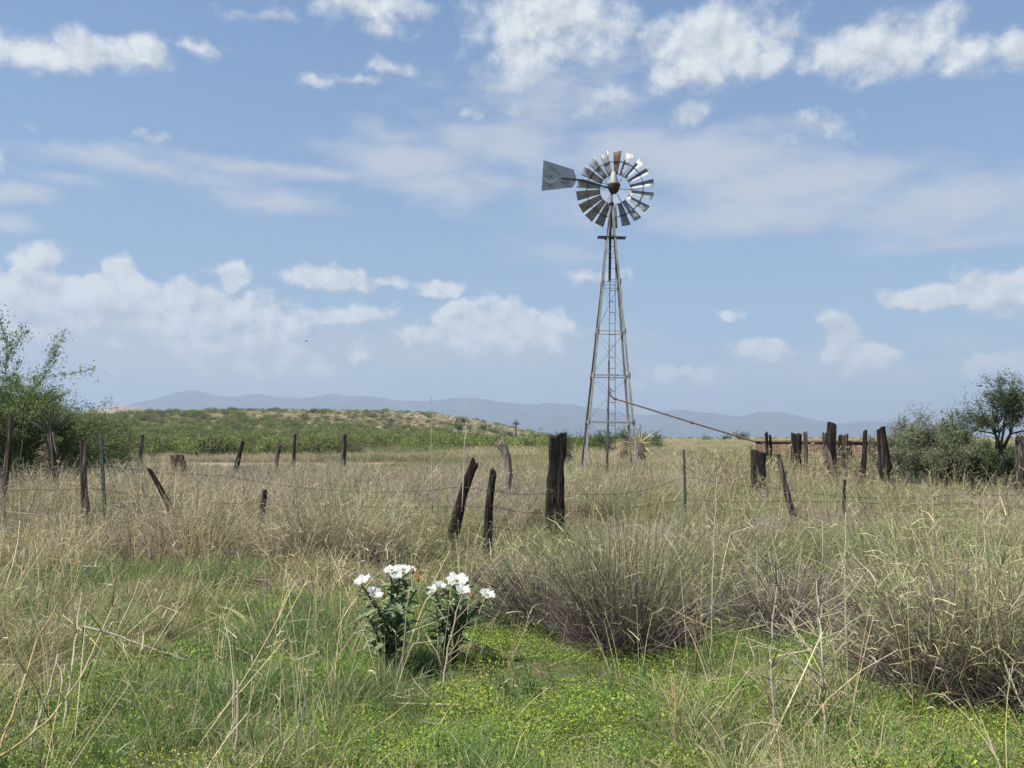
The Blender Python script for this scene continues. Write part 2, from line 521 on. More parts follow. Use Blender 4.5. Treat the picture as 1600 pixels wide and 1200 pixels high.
def gz(x, y):
    x = np.asarray(x, float); y = np.asarray(y, float)
    yy = np.maximum(y, 30.0)
    pxe = 800 + F_PX * x / yy
    cr = np.interp(pxe, CREST[:, 0], CREST[:, 1])
    top = np.maximum((HZ - cr) / F_PX * 300 + 1.5, 0) * (cr < 685)
    g = np.exp(-np.abs((y - 300) / 105) ** 2.2)
    z = top * g * (y > 60)
    amp = np.clip(top / 6, 0, 1) * g
    z = z + amp * (fbm(x / 26, y / 26, 5) - 0.5) * 2.4
    z = z + 0.10 * (fbm(x / 3.1, y / 3.1, 3) - 0.5) * np.clip((90 - y) / 40, 0, 1)
    return z


def gz1(x, y): return float(gz(np.array([x]), np.array([y]))[0])


def G(px, py, d=None):
    """ground point seen at pixel (flat ground)"""
    d = d or EYE * F_PX / (py - HZ)
    q = P(px, py, d)
    return Vector((q.x, q.y, gz1(q.x, q.y)))


def soil_patch(x, y):
    """bare pinkish ground: a track beyond the fence and the worn ground by the mill"""
    e1 = np.hypot((x + 16.5) / 9.0, (y - 46.5) / 5.0)
    e2 = np.hypot((x - 2.9) / 2.3, (y - 31.5) / 2.6)
    e3 = np.hypot((x + 1.9) / 0.55, (y - 3.72) / 0.24)
    e4 = np.hypot((x + 6) / 4, (y - 50) / 3.0)
    e = np.minimum(np.minimum(e1, e2), np.minimum(e3, e4))
    return e + 0.9 * (fbm(x / 2.3, y / 2.3, 9) - 0.5)


def make_ground():
    a = np.arange(0, 60, 1.2); b = np.arange(60, 260, 3.2)
    c = 260 * (9000 / 260) ** np.linspace(0, 1, 26)
    xp = np.concatenate([a, b, c]); xs = np.concatenate([-xp[::-1][:-1], xp])
    ys = np.concatenate([np.array([-280, -120, -50, -20, -8]), np.arange(-3, 14, 0.5), np.arange(14, 70, 1.0), np.arange(70, 460, 3.6), 460 * (7950 / 460) ** np.linspace(0, 1, 30)])
    X, Y = np.meshgrid(xs, ys)
    Z = gz(X, Y)
    V = np.stack([X, Y, Z], 2).reshape(-1, 3)
    ny, nx = X.shape
    i = (np.arange(ny - 1)[:, None] * nx + np.arange(nx - 1)[None]).reshape(-1)
    Fq = np.stack([i, i + 1, i + nx + 1, i + nx], 1)
    s = np.clip((1.15 - soil_patch(X, Y)) / 0.4, 0, 1)[..., None]
    tan = np.array([0.27, 0.215, 0.125]); litter = np.array([0.085, 0.066, 0.040]); soil = np.array([0.33, 0.25, 0.19])
    olive = np.array([0.19, 0.175, 0.085]); hillc = np.array([0.24, 0.20, 0.13]); green = np.array([0.075, 0.095, 0.03])
    k = np.clip((Y - 40) / 80, 0, 1)[..., None]
    col = litter * (1 - k) + tan * k
    f = np.clip((Y - 500) / 800, 0, 1)[..., None]
    col = col * (1 - f) + olive * f
    h = np.clip(Z / 3, 0, 1)[..., None]
    col = col * (1 - h) + hillc * h
    nearg = (np.clip((7.5 - Y) / 1.5, 0, 1) * (Y > -20))[..., None]
    col = col * (1 - nearg * 0.75) + green * nearg * 0.75
    col = col * (1 - s) + soil * s
    mb = MB().add(V, Fq, col.reshape(-1, 3))
    m, t, out = mat_new('ground_soil')
    tc_ = t.new('ShaderNodeTexCoord')
    at = t.new('ShaderNodeAttribute', attribute_name='Col')
    n1_ = t.noise(tc_.outputs['Object'], 0.35, 8, 0.65)
    n2_ = t.noise(tc_.outputs['Object'], 9, 6, 0.7)
    n3_ = t.noise(tc_.outputs['Object'], 0.035, 6, 0.6)
    v = t.m('MULTIPLY', t.mr(n1_.outputs['Fac'], .25, .75, .7, 1.3, False), t.mr(n2_.outputs['Fac'], .25, .75, .72, 1.28, False))
    v = t.m('MULTIPLY', v, t.mr(n3_.outputs['Fac'], .3, .7, .82, 1.18, False))
    cc = t.vm('MULTIPLY', at.outputs['Color'], v)
    b_ = t.new('ShaderNodeBsdfPrincipled')
    t.put(b_.inputs['Base Color'], cc)
    b_.inputs['Roughness'].default_value = 0.95
    b_.inputs['Specular IOR Level'].default_value = 0.1
    bp = t.new('ShaderNodeBump'); bp.inputs['Strength'].default_value = 0.7; bp.inputs['Distance'].default_value = 0.04
    t.put(bp.inputs['Height'], n2_.outputs['Fac']); t.put(b_.inputs['Normal'], bp.outputs[0])
    t.put(out.inputs[0], b_.outputs[0])
    o = mb.build('ground', m, smooth=True)
    return tag(o, 'flat dry grassland with a bare pinkish track and a low rise on the left', None, None, 'structure')


make_ground()


def heightfield(name, xs, ys, Zf, mat, label, colour=(1, 1, 1)):
    X, Y = np.meshgrid(xs, ys)
    Z = Zf(X, Y)
    ny, nx = X.shape
    i = (np.arange(ny - 1)[:, None] * nx + np.arange(nx - 1)[None]).reshape(-1)
    Fq = np.stack([i, i + 1, i + nx + 1, i + nx], 1)
    o = MB().add(np.stack([X, Y, Z], 2).reshape(-1, 3), Fq, colour).build(name, mat, smooth=True)
    return tag(o, label, None, None, 'structure')


MPX = np.array([(-1200, 640), (-600, 650), (-200, 668), (60, 684), (150, 664), (185, 640), (205, 629), (240, 621), (275, 612), (310, 609), (335, 614), (365, 617), (400, 612), (430, 616), (465, 619), (500, 616), (520, 612), (560, 616), (600, 622), (640, 624), (680, 625), (715, 619), (745, 620), (780, 626), (810, 629), (850, 627), (880, 630), (920, 636), (960, 640), (1000, 645), (1030, 643), (1055, 638), (1090, 640), (1120, 645), (1150, 649), (1185, 643), (1215, 644), (1250, 649), (1280, 656), (1300, 660), (1340, 656), (1375, 657), (1410, 661), (1450, 668), (1500, 677), (1560, 684), (1800, 686), (2200, 670), (2800, 650)], float)


def mount_z(X, Y):
    d0 = 6300.0
    px = 800 + F_PX * X / d0
    top = np.maximum(HZ - np.interp(px, MPX[:, 0], MPX[:, 1]), -3) / F_PX * d0 + 1.5
    t = (Y - d0) / 900
    rid = 1 - np.abs(2 * fbm(X / 420, Y / 300, 21, 5) - 1) * 2
    g = np.where(t < 0, np.clip(1 + t, 0, 1) ** 1.3, np.clip(1 - t, 0, 1))
    shape = np.where(t < 0, 1, 1)
    z = top * g * (1 + 0.30 * (rid - 0.4) * np.clip(np.abs(t) * 3, 0, 1) * shape)
    z = z + 34 * (fbm(X / 170, Y / 170, 31, 5) - 0.5) * g ** .5 * np.clip(top / 120, 0, 1)
    return z - 6


heightfield('mountains', np.linspace(-6500, 6500, 520), np.linspace(5400, 7200, 60), mount_z, M_MOUNT, 'long hazy blue mountain range along the horizon')

FHX = np.array([(90, 683), (120, 662), (150, 641), (172, 635), (195, 632.5), (215, 634), (235, 638), (252, 642), (275, 652), (310, 668), (340, 684)], float)


def far_hill_z(X, Y):
    d0 = 760.0
    px = 800 + F_PX * X / d0
    top = (HZ - np.interp(px, FHX[:, 0], FHX[:, 1])) / F_PX * d0 + 1.0
    g = np.clip(1 - ((Y - d0) / 120) ** 2, 0, 1)
    return top * g + 2.2 * (fbm(X / 14, Y / 14, 41) - 0.5) * g - 1.5


M_FARHILL = mat_surf('barren_hill_soil', [(0.35, (0.12, 0.10, 0.075)), (0.6, (0.27, 0.215, 0.165)), (0.8, (0.36, 0.30, 0.24))], (1, 1, 1), 0.10, 9, rough=1.0, bump=0.6, bdist=0.6)
heightfield('far_hill', np.linspace(-420, -240, 110), np.linspace(640, 880, 70), far_hill_z, M_FARHILL, 'small barren brown hill beyond the scrub at left')


# ------------------------------------------------------------------ scattering of stuff
def scatter(name, pts, rot, scl, idx, templates, label):
    """one object of kind stuff: template clumps set on points with geometry nodes"""
    me = bpy.data.meshes.new(name)
    n = len(pts)
    me.vertices.add(n)
    me.vertices.foreach_set('co', np.asarray(pts, np.float32).ravel())
    a = me.attributes.new('rot', 'FLOAT_VECTOR', 'POINT'); a.data.foreach_set('vector', np.asarray(rot, np.float32).ravel())
    a = me.attributes.new('scl', 'FLOAT_VECTOR', 'POINT'); a.data.foreach_set('vector', np.asarray(scl, np.float32).ravel())
    a = me.attributes.new('idx', 'INT', 'POINT'); a.data.foreach_set('value', np.asarray(idx, np.int32))
    o = bpy.data.objects.new(name, me)
    COL.objects.link(o)
    c = bpy.data.collections.new(name + '_clumps')
    for t_ in templates: c.objects.link(t_)
    ng = bpy.data.node_groups.new(name + '_scatter', 'GeometryNodeTree')
    ng.interface.new_socket('Geometry', in_out='INPUT', socket_type='NodeSocketGeometry')
    ng.interface.new_socket('Geometry', in_out='OUTPUT', socket_type='NodeSocketGeometry')
    N = ng.nodes; Lk = ng.links
    gi = N.new('NodeGroupInput'); go = N.new('NodeGroupOutput')
    ci = N.new('GeometryNodeCollectionInfo')
    ci.inputs['Collection'].default_value = c
    ci.inputs['Separate Children'].default_value = True
    ci.inputs['Reset Children'].default_value = True
    ip = N.new('GeometryNodeInstanceOnPoints')
    ip.inputs['Pick Instance'].default_value = True

    def na(nm, ty):
        q = N.new('GeometryNodeInputNamedAttribute'); q.data_type = ty
        q.inputs['Name'].default_value = nm
        return q.outputs['Attribute']

    Lk.new(gi.outputs[0], ip.inputs['Points'])
    Lk.new(ci.outputs[0], ip.inputs['Instance'])
    Lk.new(na('idx', 'INT'), ip.inputs['Instance Index'])
    Lk.new(na('rot', 'FLOAT_VECTOR'), ip.inputs['Rotation'])
    Lk.new(na('scl', 'FLOAT_VECTOR'), ip.inputs['Scale'])
    Lk.new(ip.outputs[0], go.inputs[0])
    md = o.modifiers.new('scatter', 'NODES'); md.node_group = ng
    return tag(o, label, None, None, 'stuff')


STRAW = [(.56, .46, .25), (.49, .39, .205), (.45, .38, .235), (.63, .55, .34), (.36, .30, .19), (.30, .28, .14), (.26, .27, .125)]
GREYS = [(.42, .38, .31), (.36, .32, .26), (.50, .45, .36), (.30, .26, .21), (.46, .38, .24)]
OLIVE = [(.18, .215, .08), (.24, .25, .11), (.15, .20, .08), (.32, .30, .15), (.48, .42, .24), (.28, .29, .14)]
GREEN = [(.145, .24, .055), (.18, .28, .07), (.13, .22, .07), (.20, .28, .085), (.24, .29, .10)]
BLUEG = [(.155, .24, .08), (.18, .26, .095), (.135, .21, .07), (.22, .28, .11)]


def t_straw(seed, cols, nl=46, nc=18, wmul=1.0, rad=0.13, seg=4):
    rng = np.random.default_rng(seed)
    mb = MB()

    def roots(n, r):
        a = rng.uniform(0, 2 * PI, n); q = r * np.sqrt(rng.random(n))
        return np.stack([q * np.cos(a), q * np.sin(a), np.full(n, -0.02)], 1), a

    rt, a = roots(nl, rad)
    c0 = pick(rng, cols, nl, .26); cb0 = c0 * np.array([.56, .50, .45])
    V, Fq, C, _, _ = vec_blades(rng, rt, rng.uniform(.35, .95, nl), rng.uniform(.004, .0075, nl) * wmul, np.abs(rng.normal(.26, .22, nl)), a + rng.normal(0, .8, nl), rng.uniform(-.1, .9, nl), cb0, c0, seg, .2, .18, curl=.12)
    mb.add(V, Fq, C)
    rt, a = roots(nc, rad * .8)
    c0 = pick(rng, cols[:4] if len(cols) > 4 else cols, nc)
    V, Fq, C, pos, dr = vec_blades(rng, rt, rng.uniform(.65, 1.08, nc), rng.uniform(.0028, .0042, nc) * wmul, np.abs(rng.normal(.10, .18, nc)), a + rng.normal(0, .9, nc), rng.uniform(0.0, .55, nc), c0 * .9, c0, seg, .6, .15, curl=.1)
    mb.add(V, Fq, C)
    # seed heads and leaf ends on the culms
    nh = nc * 2
    w_ = rng.integers(0, nc, nh); q = rng.uniform(.2, 1.0, nh)
    base = pos[w_, seg] * q[:, None] + pos[w_, seg - 1] * (1 - q[:, None])
    ch = pick(rng, cols, nh)
    V, Fq, C, _, _ = vec_blades(rng, base, rng.uniform(.04, .17, nh), rng.uniform(.003, .006, nh) * wmul, rng.uniform(.2, 1.2, nh), rng.uniform(0, 2 * PI, nh), rng.uniform(.2, 1.6, nh), ch, ch, 2, .3)
    mb.add(V, Fq, C)
    return mb


def t_green(seed, cols, n=46, rad=0.09, h=(.12, .34), wmul=1.0, straw=0.12):
    rng = np.random.default_rng(seed)
    a = rng.uniform(0, 2 * PI, n); q = rad * np.sqrt(rng.random(n))
    rt = np.stack([q * np.cos(a), q * np.sin(a), np.full(n, -.01)], 1)
    c = pick(rng, cols, n)
    ds = rng.random(n) < straw
    c[ds] = pick(rng, STRAW, int(ds.sum()))
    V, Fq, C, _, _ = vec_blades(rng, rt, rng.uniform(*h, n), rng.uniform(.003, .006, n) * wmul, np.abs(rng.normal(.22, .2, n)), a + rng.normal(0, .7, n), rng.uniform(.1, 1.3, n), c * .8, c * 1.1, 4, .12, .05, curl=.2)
    return MB().add(V, Fq, C)


def leaf_quads(rng, p, size, nrm, c, asp=0.6, udir=None):
    """small rhombic leaves, one per point"""
    n = len(p)
    nrm = nrm / (np.linalg.norm(nrm, axis=1, keepdims=True) + 1e-9)
    u = np.cross(nrm, rng.standard_normal((n, 3))) if udir is None else udir - nrm * (udir * nrm).sum(1, keepdims=True)
    u /= np.linalg.norm(u, axis=1, keepdims=True) + 1e-9
    v = np.cross(nrm, u)
    s = size[:, None]
    Q = np.stack([p - u * s * .5, p - v * s * asp * .5 + nrm * s * .08, p + u * s * .5, p + v * s * asp * .5 + nrm * s * .08], 1).reshape(-1, 3)
    Fq = np.arange(n * 4).reshape(-1, 4)
    return Q, Fq, np.repeat(c, 4, 0)


def t_mat(seed, n=540, rad=.17, hi=.07):
    rng = np.random.default_rng(seed)
    a = rng.uniform(0, 2 * PI, n); q = rad * np.sqrt(rng.random(n))
    p = np.stack([q * np.cos(a), q * np.sin(a), rng.uniform(.005, hi, n) * (1 - .5 * q / rad)], 1)
    nr = rng.standard_normal((n, 3)) * .45 + np.array([0, 0, 1])
    c = pick(rng, [(.27, .35, .04), (.23, .33, .045), (.32, .38, .055), (.17, .27, .045), (.22, .27, .07)], n)
    Q, Fq, C = leaf_quads(rng, p, np.exp(rng.normal(-4.86, .36, n)), nr, c, .55)
    return MB().add(Q, Fq, C)


def t_shrub(seed, cols, n=1500, h=1.0, rx=.6, leaf=.075):
    """far scrub bush of unit height: stems and many leaf faces with gaps"""
    rng = np.random.default_rng(seed)
    mb = MB()
    ncl = 26
    a = rng.uniform(0, 2 * PI, ncl); q = rx * np.sqrt(rng.random(ncl)); zc = rng.uniform(.12, .85, ncl) * (1 - .35 * (q / rx) ** 2)
    cen = np.stack([q * np.cos(a), q * np.sin(a), zc], 1)
    w_ = rng.integers(0, ncl, n)
    p = cen[w_] + rng.normal(0, 1, (n, 3)) * np.array([.13, .13, .10])
    p[:, 2] = np.abs(p[:, 2])
    cc = pick(rng, cols, ncl, .2)[w_] * (1 + .2 * rng.standard_normal((n, 1)))
    Q, Fq, C = leaf_quads(rng, p, rng.uniform(.5, 1.3, n) * leaf, rng.standard_normal((n, 3)) + np.array([0, 0, .5]), np.clip(cc, .01, 1), .5)
    mb.add(Q, Fq, C)
    ns = 14
    az_ = rng.uniform(0, 2 * PI, ns)
    V, Fq, C, _, _ = vec_blades(rng, np.zeros((ns, 3)), rng.uniform(.6, 1.05, ns), np.full(ns, .03), rng.uniform(.1, .7, ns), az_, rng.uniform(-.2, .3, ns), np.tile([.09, .075, .06], (ns, 1)), np.tile([.09, .075, .06], (ns, 1)), 4, .3)
    mb.add(V, Fq, C)
    return mb


def tmpl(mb, name, mat): return mb.build(name, mat, link=False)


rng0 = np.random.default_rng(11)


def sample(dens, dmin, dmax, kx=0.66, mx=2.0):
    """random ground points, uniform per square metre, inside the wedge seen by the camera plus a margin"""
    area = kx * (dmax ** 2 - dmin ** 2) + 2 * mx * (dmax - dmin)
    n = int(area * dens)
    u = rng0.random(n)
    A, B = kx, 2 * mx  # area(d)=A d^2 + B d
    c0 = A * dmin ** 2 + B * dmin
    c1 = A * dmax ** 2 + B * dmax
    tgt = c0 + u * (c1 - c0)
    d = (-B + np.sqrt(B * B + 4 * A * tgt)) / (2 * A)
    x = rng0.uniform(-1, 1, n) * (kx * d + mx)
    return x, d


def tall_edge(x):
    """distance at which the tall straw begins, by side"""
    return np.interp(x, [-9, -6, -4.5, -3, -2, -.6, .3, 1.0, 2.2, 3.2, 4.0, 8], [8.0, 8.6, 9.3, 9.9, 10.0, 9.6, 8.4, 7.3, 7.4, 6.6, 5.6, 5.4])


CLEAR = []  # bases of individual things to keep the scatter off: (x, y, r)


def keep(x, y):
    k = np.ones(len(x), bool)
    for cx, cy_, r in CLEAR: k &= np.hypot(x - cx, y - cy_) > r
    return k


def rots(n, tilt=.12):
    return np.stack([rng0.normal(0, tilt, n), rng0.normal(0, tilt, n), rng0.uniform(0, 2 * PI, n)], 1)


def put(name, x, y, s, idx, T, label, tilt=.12, sz=None):
    n = len(x)
    p = np.stack([x, y, gz(x, y)], 1)
    sz = np.ones(n) if sz is None else sz
    return scatter(name, p, rots(n, tilt), np.stack([s, s, s * sz], 1), idx, T, label)


# ------------------------------------------------------------------ windmill
def make_windmill():
    D = 34.0
    ax = P(951, 715, D).x
    LEAN = R(.95)
    yaw = R(-1.4)
    root = empty('windmill', (ax, D, 0))
    tag(root, 'tall steel water pumping windmill with a bladed wheel and tail on a four legged tower', 'windmill')
    root.rotation_euler = (0, LEAN, 0)
    MI = (Matrix.Translation((ax, D, 0)) @ Matrix.Rotation(LEAN, 4, 'Y')).inverted()
    rz = Matrix.Rotation(yaw, 3, 'Z')
    z_of = lambda py, d=D: EYE + (HZ - py) / F_PX * d
    ztop = z_of(313)
    hw = lambda z: 0.06 + (ztop - z) * (1.02 / ztop)
    corner = lambda sx, sy, z: rz @ Vector((sx * hw(z), sy * hw(z), z))
    for sx in (-1, 1):
        for sy in (-1, 1):
            mb = MB()
            mb.angle_iron(corner(sx, sy, -.1), corner(sx, sy, ztop), .085, .011, rz @ Vector((-sx, 0, 0)), rz @ Vector((0, -sy, 0)))
            # splice plates
            for zz in (z_of(440), z_of(519), z_of(588), z_of(660)):
                p = corner(sx, sy, zz)
                mb.beam(p + Vector((0, 0, -.10)) + rz @ Vector((-sx * .03, -sy * .03, 0)), p + Vector((0, 0, .10)) + rz @ Vector((-sx * .03, -sy * .03, 0)), .085, .085)
            mb.build('leg', M_TOWER, root)
    for py, th in ((660, .042), (588, .048), (519, .028), (446, .026), (441, .026), (392, .02)):
        z = z_of(py)
        cs = [corner(-1, -1, z), corner(1, -1, z), corner(1, 1, z), corner(-1, 1, z)]
        mb = MB()
        for i in range(4): mb.beam(cs[i], cs[(i + 1) % 4], th * .6, th)
        mb.build('girt', M_TOWER, root)
    # diagonal rods
    lv = [z_of(735), z_of(660), z_of(588), z_of(519), z_of(441)]
    mb = MB()
    for k in range(4):
        za, zb = lv[k] + .05, lv[k + 1]
        for i, (s0, s1) in enumerate((((-1, -1), (1, -1)), ((1, -1), (1, 1)), ((1, 1), (-1, 1)), ((-1, 1), (-1, -1)))):
            mb.tube([corner(*s0, za), corner(*s1, zb)], .0042, 5)
            mb.tube([corner(*s1, za), corner(*s0, zb)], .0042, 5)
    mb.build('cross_brace', M_DARK, root)
    # ladder inside the near face
    mb = MB()
    lx = .05
    yl = lambda z: -hw(z) * .55
    za, zb = z_of(700), z_of(363)
    for s in (-.125, .125):
        mb.tube([(lx + s, yl(za), za), (lx + s * .85, yl(zb), zb)], .011, 6)
    z = za
    while z < zb:
        mb.tube([(lx - .125, yl(z), z), (lx + .125, yl(z), z)], .010, 6)
        z += .443
    mb.build('ladder', M_DARK, root)
    # service platform
    mb = MB()
    zp = z_of(367.5)
    for yy in (-.13, .13):
        mb.beam(rz @ Vector((-.54, yy, zp)), rz @ Vector((.58, yy, zp - .02)), .15, .035)
    for xx in (-.22, .22): mb.beam(rz @ Vector((xx, -.22, zp - .04)), rz @ Vector((xx, .22, zp - .04)), .05, .045)
    mb.build('platform', M_DARK, root)
    # pump pole and furl pipe hanging in the top
    MB().tube([(-.05, -.08, z_of(438)), (-.03, -.02, z_of(313))], .052, 8).build('pump_pole', M_DARK, root, smooth=True)
    MB().tube([(-.02, 0, z_of(438)), (-.055, -.1, z_of(564))], .009, 6).build('pump_rod', M_DARK, root, smooth=True)
    MB().tube([(-.08, -.12, -.1), (-.07, -.12, z_of(640)), (-.055, -.1, z_of(564))], [.05, .048, .042], 10).build('standpipe', M_PIPE, root, smooth=True)
    # mast
    gb = z_of(297)
    mb = MB()
    mb.tube([(0, 0, ztop - .55), (0, 0, gb)], .05, 10)
    mb.lathe([(.0, ztop - .08), (.10, ztop - .08), (.10, ztop + .02), (.07, ztop + .06), (.05, ztop + .10)], 10)
    mb.build('mast', M_DARK, root, smooth=True)
    # head: gearbox bowl and hood
    hx, hy = .09, -.02
    zr = z_of(283)
    b = MB(); b.lathe([(0, zr - .36), (.09, zr - .36), (.17, zr - .29), (.225, zr - .16), (.26, zr - .03), (.26, zr), (0, zr)], 18, sx=1.0, sy=1.25)
    g = b.build('gearbox', M_GEAR, root, smooth=True); g.location = (hx, hy, 0)
    b = MB(); b.lathe([(.235, zr + .004), (.23, zr + .06), (.165, zr + .28), (.11, zr + .46), (.05, zr + .54), (0, zr + .56)], 18, sx=.9, sy=1.2)
    h = b.build('hood', M_PALE, root, smooth=True); h.location = (hx - .02, hy, 0)
    # wheel (on the far side)
    wd = Vector((math.sin(R(13)), math.cos(R(13)), 0))
    wc = MI @ (Vector((P(962.5, 290, D).x, D, z_of(289, D + .3))) + wd * .42 - Vector((wd.x * .42, 0, 0)))
    right = Vector((wd.y, -wd.x, 0)); up = Vector((0, 0, 1)); fwd = wd
    wheel = empty('wheel', wc); wheel.parent = root
    rr = lambda a: right * math.cos(a) + up * math.sin(a)
    tg = lambda a: -right * math.sin(a) + up * math.cos(a)
    R0, R1 = .60, 1.57
    rnd = random.Random(4)
    NB = 18
    for k in range(NB):
        a = R(87 - 20 * k + rnd.uniform(-1.2, 1.2))
        Pp = R(34 + rnd.uniform(-3, 3))
        V = []
        nr_, nc_ = 6, 7
        for j in range(nr_):
            s = j / (nr_ - 1)
            r = R0 + (R1 - R0) * s
            wd_ = .20 + (.42 - .20) * s
            for i in range(nc_):
                q = (i / (nc_ - 1) - .5)
                chord = tg(a) * math.cos(Pp) + fwd * math.sin(Pp)
                nrm = -fwd * math.cos(Pp) + tg(a) * math.sin(Pp)
                sag = (0.25 - q * q) * wd_ * .42
                p = rr(a) * r + chord * (q * wd_) - nrm * sag
                V.append(p)
        V2 = [p + (fwd * math.cos(Pp) - tg(a) * math.sin(Pp)) * .004 for p in V]
        nV = len(V)
        Fc = []
        for j in range(nr_ - 1):
            for i in range(nc_ - 1):
                q = j * nc_ + i
                Fc.append([q, q + 1, q + nc_ + 1, q + nc_])
                Fc.append([nV + q, nV + q + nc_, nV + q + nc_ + 1, nV + q + 1])
        rim = [i for i in range(nc_)] + [j * nc_ + nc_ - 1 for j in range(1, nr_)] + [(nr_ - 1) * nc_ + i for i in range(nc_ - 2, -1, -1)] + [j * nc_ for j in range(nr_ - 2, 0, -1)]
        for i in range(len(rim)):
            u_, v_ = rim[i], rim[(i + 1) % len(rim)]
            Fc.append([u_, nV + u_, nV + v_, v_])
        mb = MB().add([tuple(p) for p in V + V2], Fc)
        bl = mb.build('blade', M_GALVR if k in (0,) else M_GALV, wheel, smooth=True)
        if k == 0: tag(bl, 'rust brown blade at the top of the wheel')
    mb = MB()
    for rad, off, th in ((R0 + .02, .05, .011), (1.14, .055, .013), (1.14, -.075, .010)):
        mb.tube([rr(t_ * 2 * PI / 72) * rad + fwd * off for t_ in range(73)], th, 5)
    for k in range(NB):
        a = R(87 - 20 * k)
        # bracket holding the blade on the outer ring
        mb.beam(rr(a) * 1.14 - tg(a) * .16 - fwd * .09, rr(a) * 1.14 + tg(a) * .16 + fwd * .10, .035, .012, upv=rr(a))
    mb.build('rim', M_DARK, wheel)
    mb = MB()
    for k in range(6):
        a = R(87 - 60 * k + 30)
        for s, o_ in ((-.10, -.14), (.10, .10)):
            mb.tube([rr(a) * .07 + fwd * o_, rr(a + s * .35) * 1.14 + fwd * .05], .0085, 5)
    mb.build('spoke', M_DARK, wheel)
    mb = MB(); mb.tube([fwd * -.42, fwd * .16], .045, 10); mb.tube([fwd * -.17, fwd * -.11], .10, 12); mb.tube([fwd * .07, fwd * .13], .10, 12)
    mb.build('hub', M_GEAR, wheel, smooth=True)
    # tail
    o_loc = lambda px, py, d: MI @ P(px, py, d)
    ta, tb = o_loc(957, 295, D - .1), o_loc(902, 281, D - 1.0)
    tdir = (tb - ta); tdir.z = 0; tdir.normalize()
    spine_end = tb + tdir * .62
    tail = empty('tail', ta); tail.parent = root
    mb = MB()
    mb.beam((0, 0, 0), tb - ta, .035, .06)
    mb.beam(tb - ta, o_loc(877, 278.5, D - 1.38) - ta, .03, .05)
    mb.tube([o_loc(947, 280, D - .25) - ta, o_loc(947, 293, D - .25) - ta], .012, 6)
    mb.tube([Vector((0, 0, .16)), tb - ta + Vector((0, 0, .02))], .009, 5)
    mb.build('tail_arm', M_DARK, tail)
    # vane plate in the plane of tdir and z
    nrm = Vector((tdir.y, -tdir.x, 0))
    if nrm.y > 0: nrm = -nrm

    def vp(px, py):
        """point of the vane plane seen at pixel"""
        v = pix_dir(px, py); c0 = Vector((0, 0, EYE)); pt = P(902, 281, D - 1.0) + nrm * -.03
        t_ = (pt - c0).dot(nrm) / v.dot(nrm)
        return MI @ (c0 + v * t_) - ta
    out = [(849.2, 250), (896, 265), (901.5, 280.5), (895, 292.8), (846, 298.5)]
    V = [vp(*q) for q in out]
    V2 = [p - nrm * .006 for p in V]
    Fc = [[0, 1, 2, 3, 4], [9, 8, 7, 6, 5]] + [[i, i + 5, (i + 1) % 5 + 5, (i + 1) % 5] for i in range(5)]
    vane = MB().add([tuple(p) for p in V + V2], Fc).build('vane', M_VANE, tail)
    # pale painted crescent and worn dark lettering on the vane
    sgn = tdir * -1  # reading direction: from the outer edge towards the mill, as seen from the camera
    mb = MB()
    cx = [(861 + 11 * math.cos(R(t_)), 276 + 10 * math.sin(R(t_))) for t_ in range(5, 176, 10)]
    ci = [(861 + 9 * math.cos(R(t_)), 275 + 7.4 * math.sin(R(t_))) for t_ in range(5, 176, 10)]
    A_ = [vp(*q) + nrm * .002 for q in cx]; B_ = [vp(*q) + nrm * .002 for q in ci]
    n_ = len(A_)
    mb.add([tuple(p) for p in A_ + B_], [[i, i + 1, n_ + i + 1, n_ + i] for i in range(n_ - 1)])
    mb.build('painted_crescent', M_RING, vane)
    vane_pts = []

    def letters(txt, px, py, hpx, rot):
        cu = bpy.data.curves.new('vane_lettering', 'FONT'); cu.body = txt; cu.size = hpx * 1.35 * (D - 1.5) / F_PX
        cu.resolution_u = 2; cu.space_character = 1.12
        ob = bpy.data.objects.new('vane_lettering', cu)
        COL.objects.link(ob)
        dg = bpy.context.evaluated_depsgraph_get()
        me = bpy.data.meshes.new_from_object(ob.evaluated_get(dg))
        COL.objects.unlink(ob); bpy.data.objects.remove(ob)
        base = vp(px, py) + nrm * .003
        xd = (sgn if sgn.x > 0 else -sgn)
        c_, s_ = math.cos(R(rot)), math.sin(R(rot))
        ex = xd * c_ + Vector((0, 0, s_)); ey = Vector((0, 0, c_)) - xd * s_
        for v in me.vertices: v.co = base + ex * v.co.x * 1.15 + ey * v.co.y
        me.materials.clear(); me.materials.append(M_PAINT)
        me.name = 'vane_lettering'
        lo = bpy.data.objects.new('vane_lettering', me); COL.objects.link(lo); lo.parent = vane
        return lo
    letters('THE', 856.2, 263.3, 5.5, -12)
    letters('AER', 850.5, 278.0, 5.4, 6)
    letters('III', 868.5, 270.3, 5.5, -25)
    letters('CHI', 850.0, 291.2, 6.0, 2)
    letters('AGO', 876.0, 287.3, 5.6, 10)
    CLEAR.append((ax, D, .3))
    return root


make_windmill()

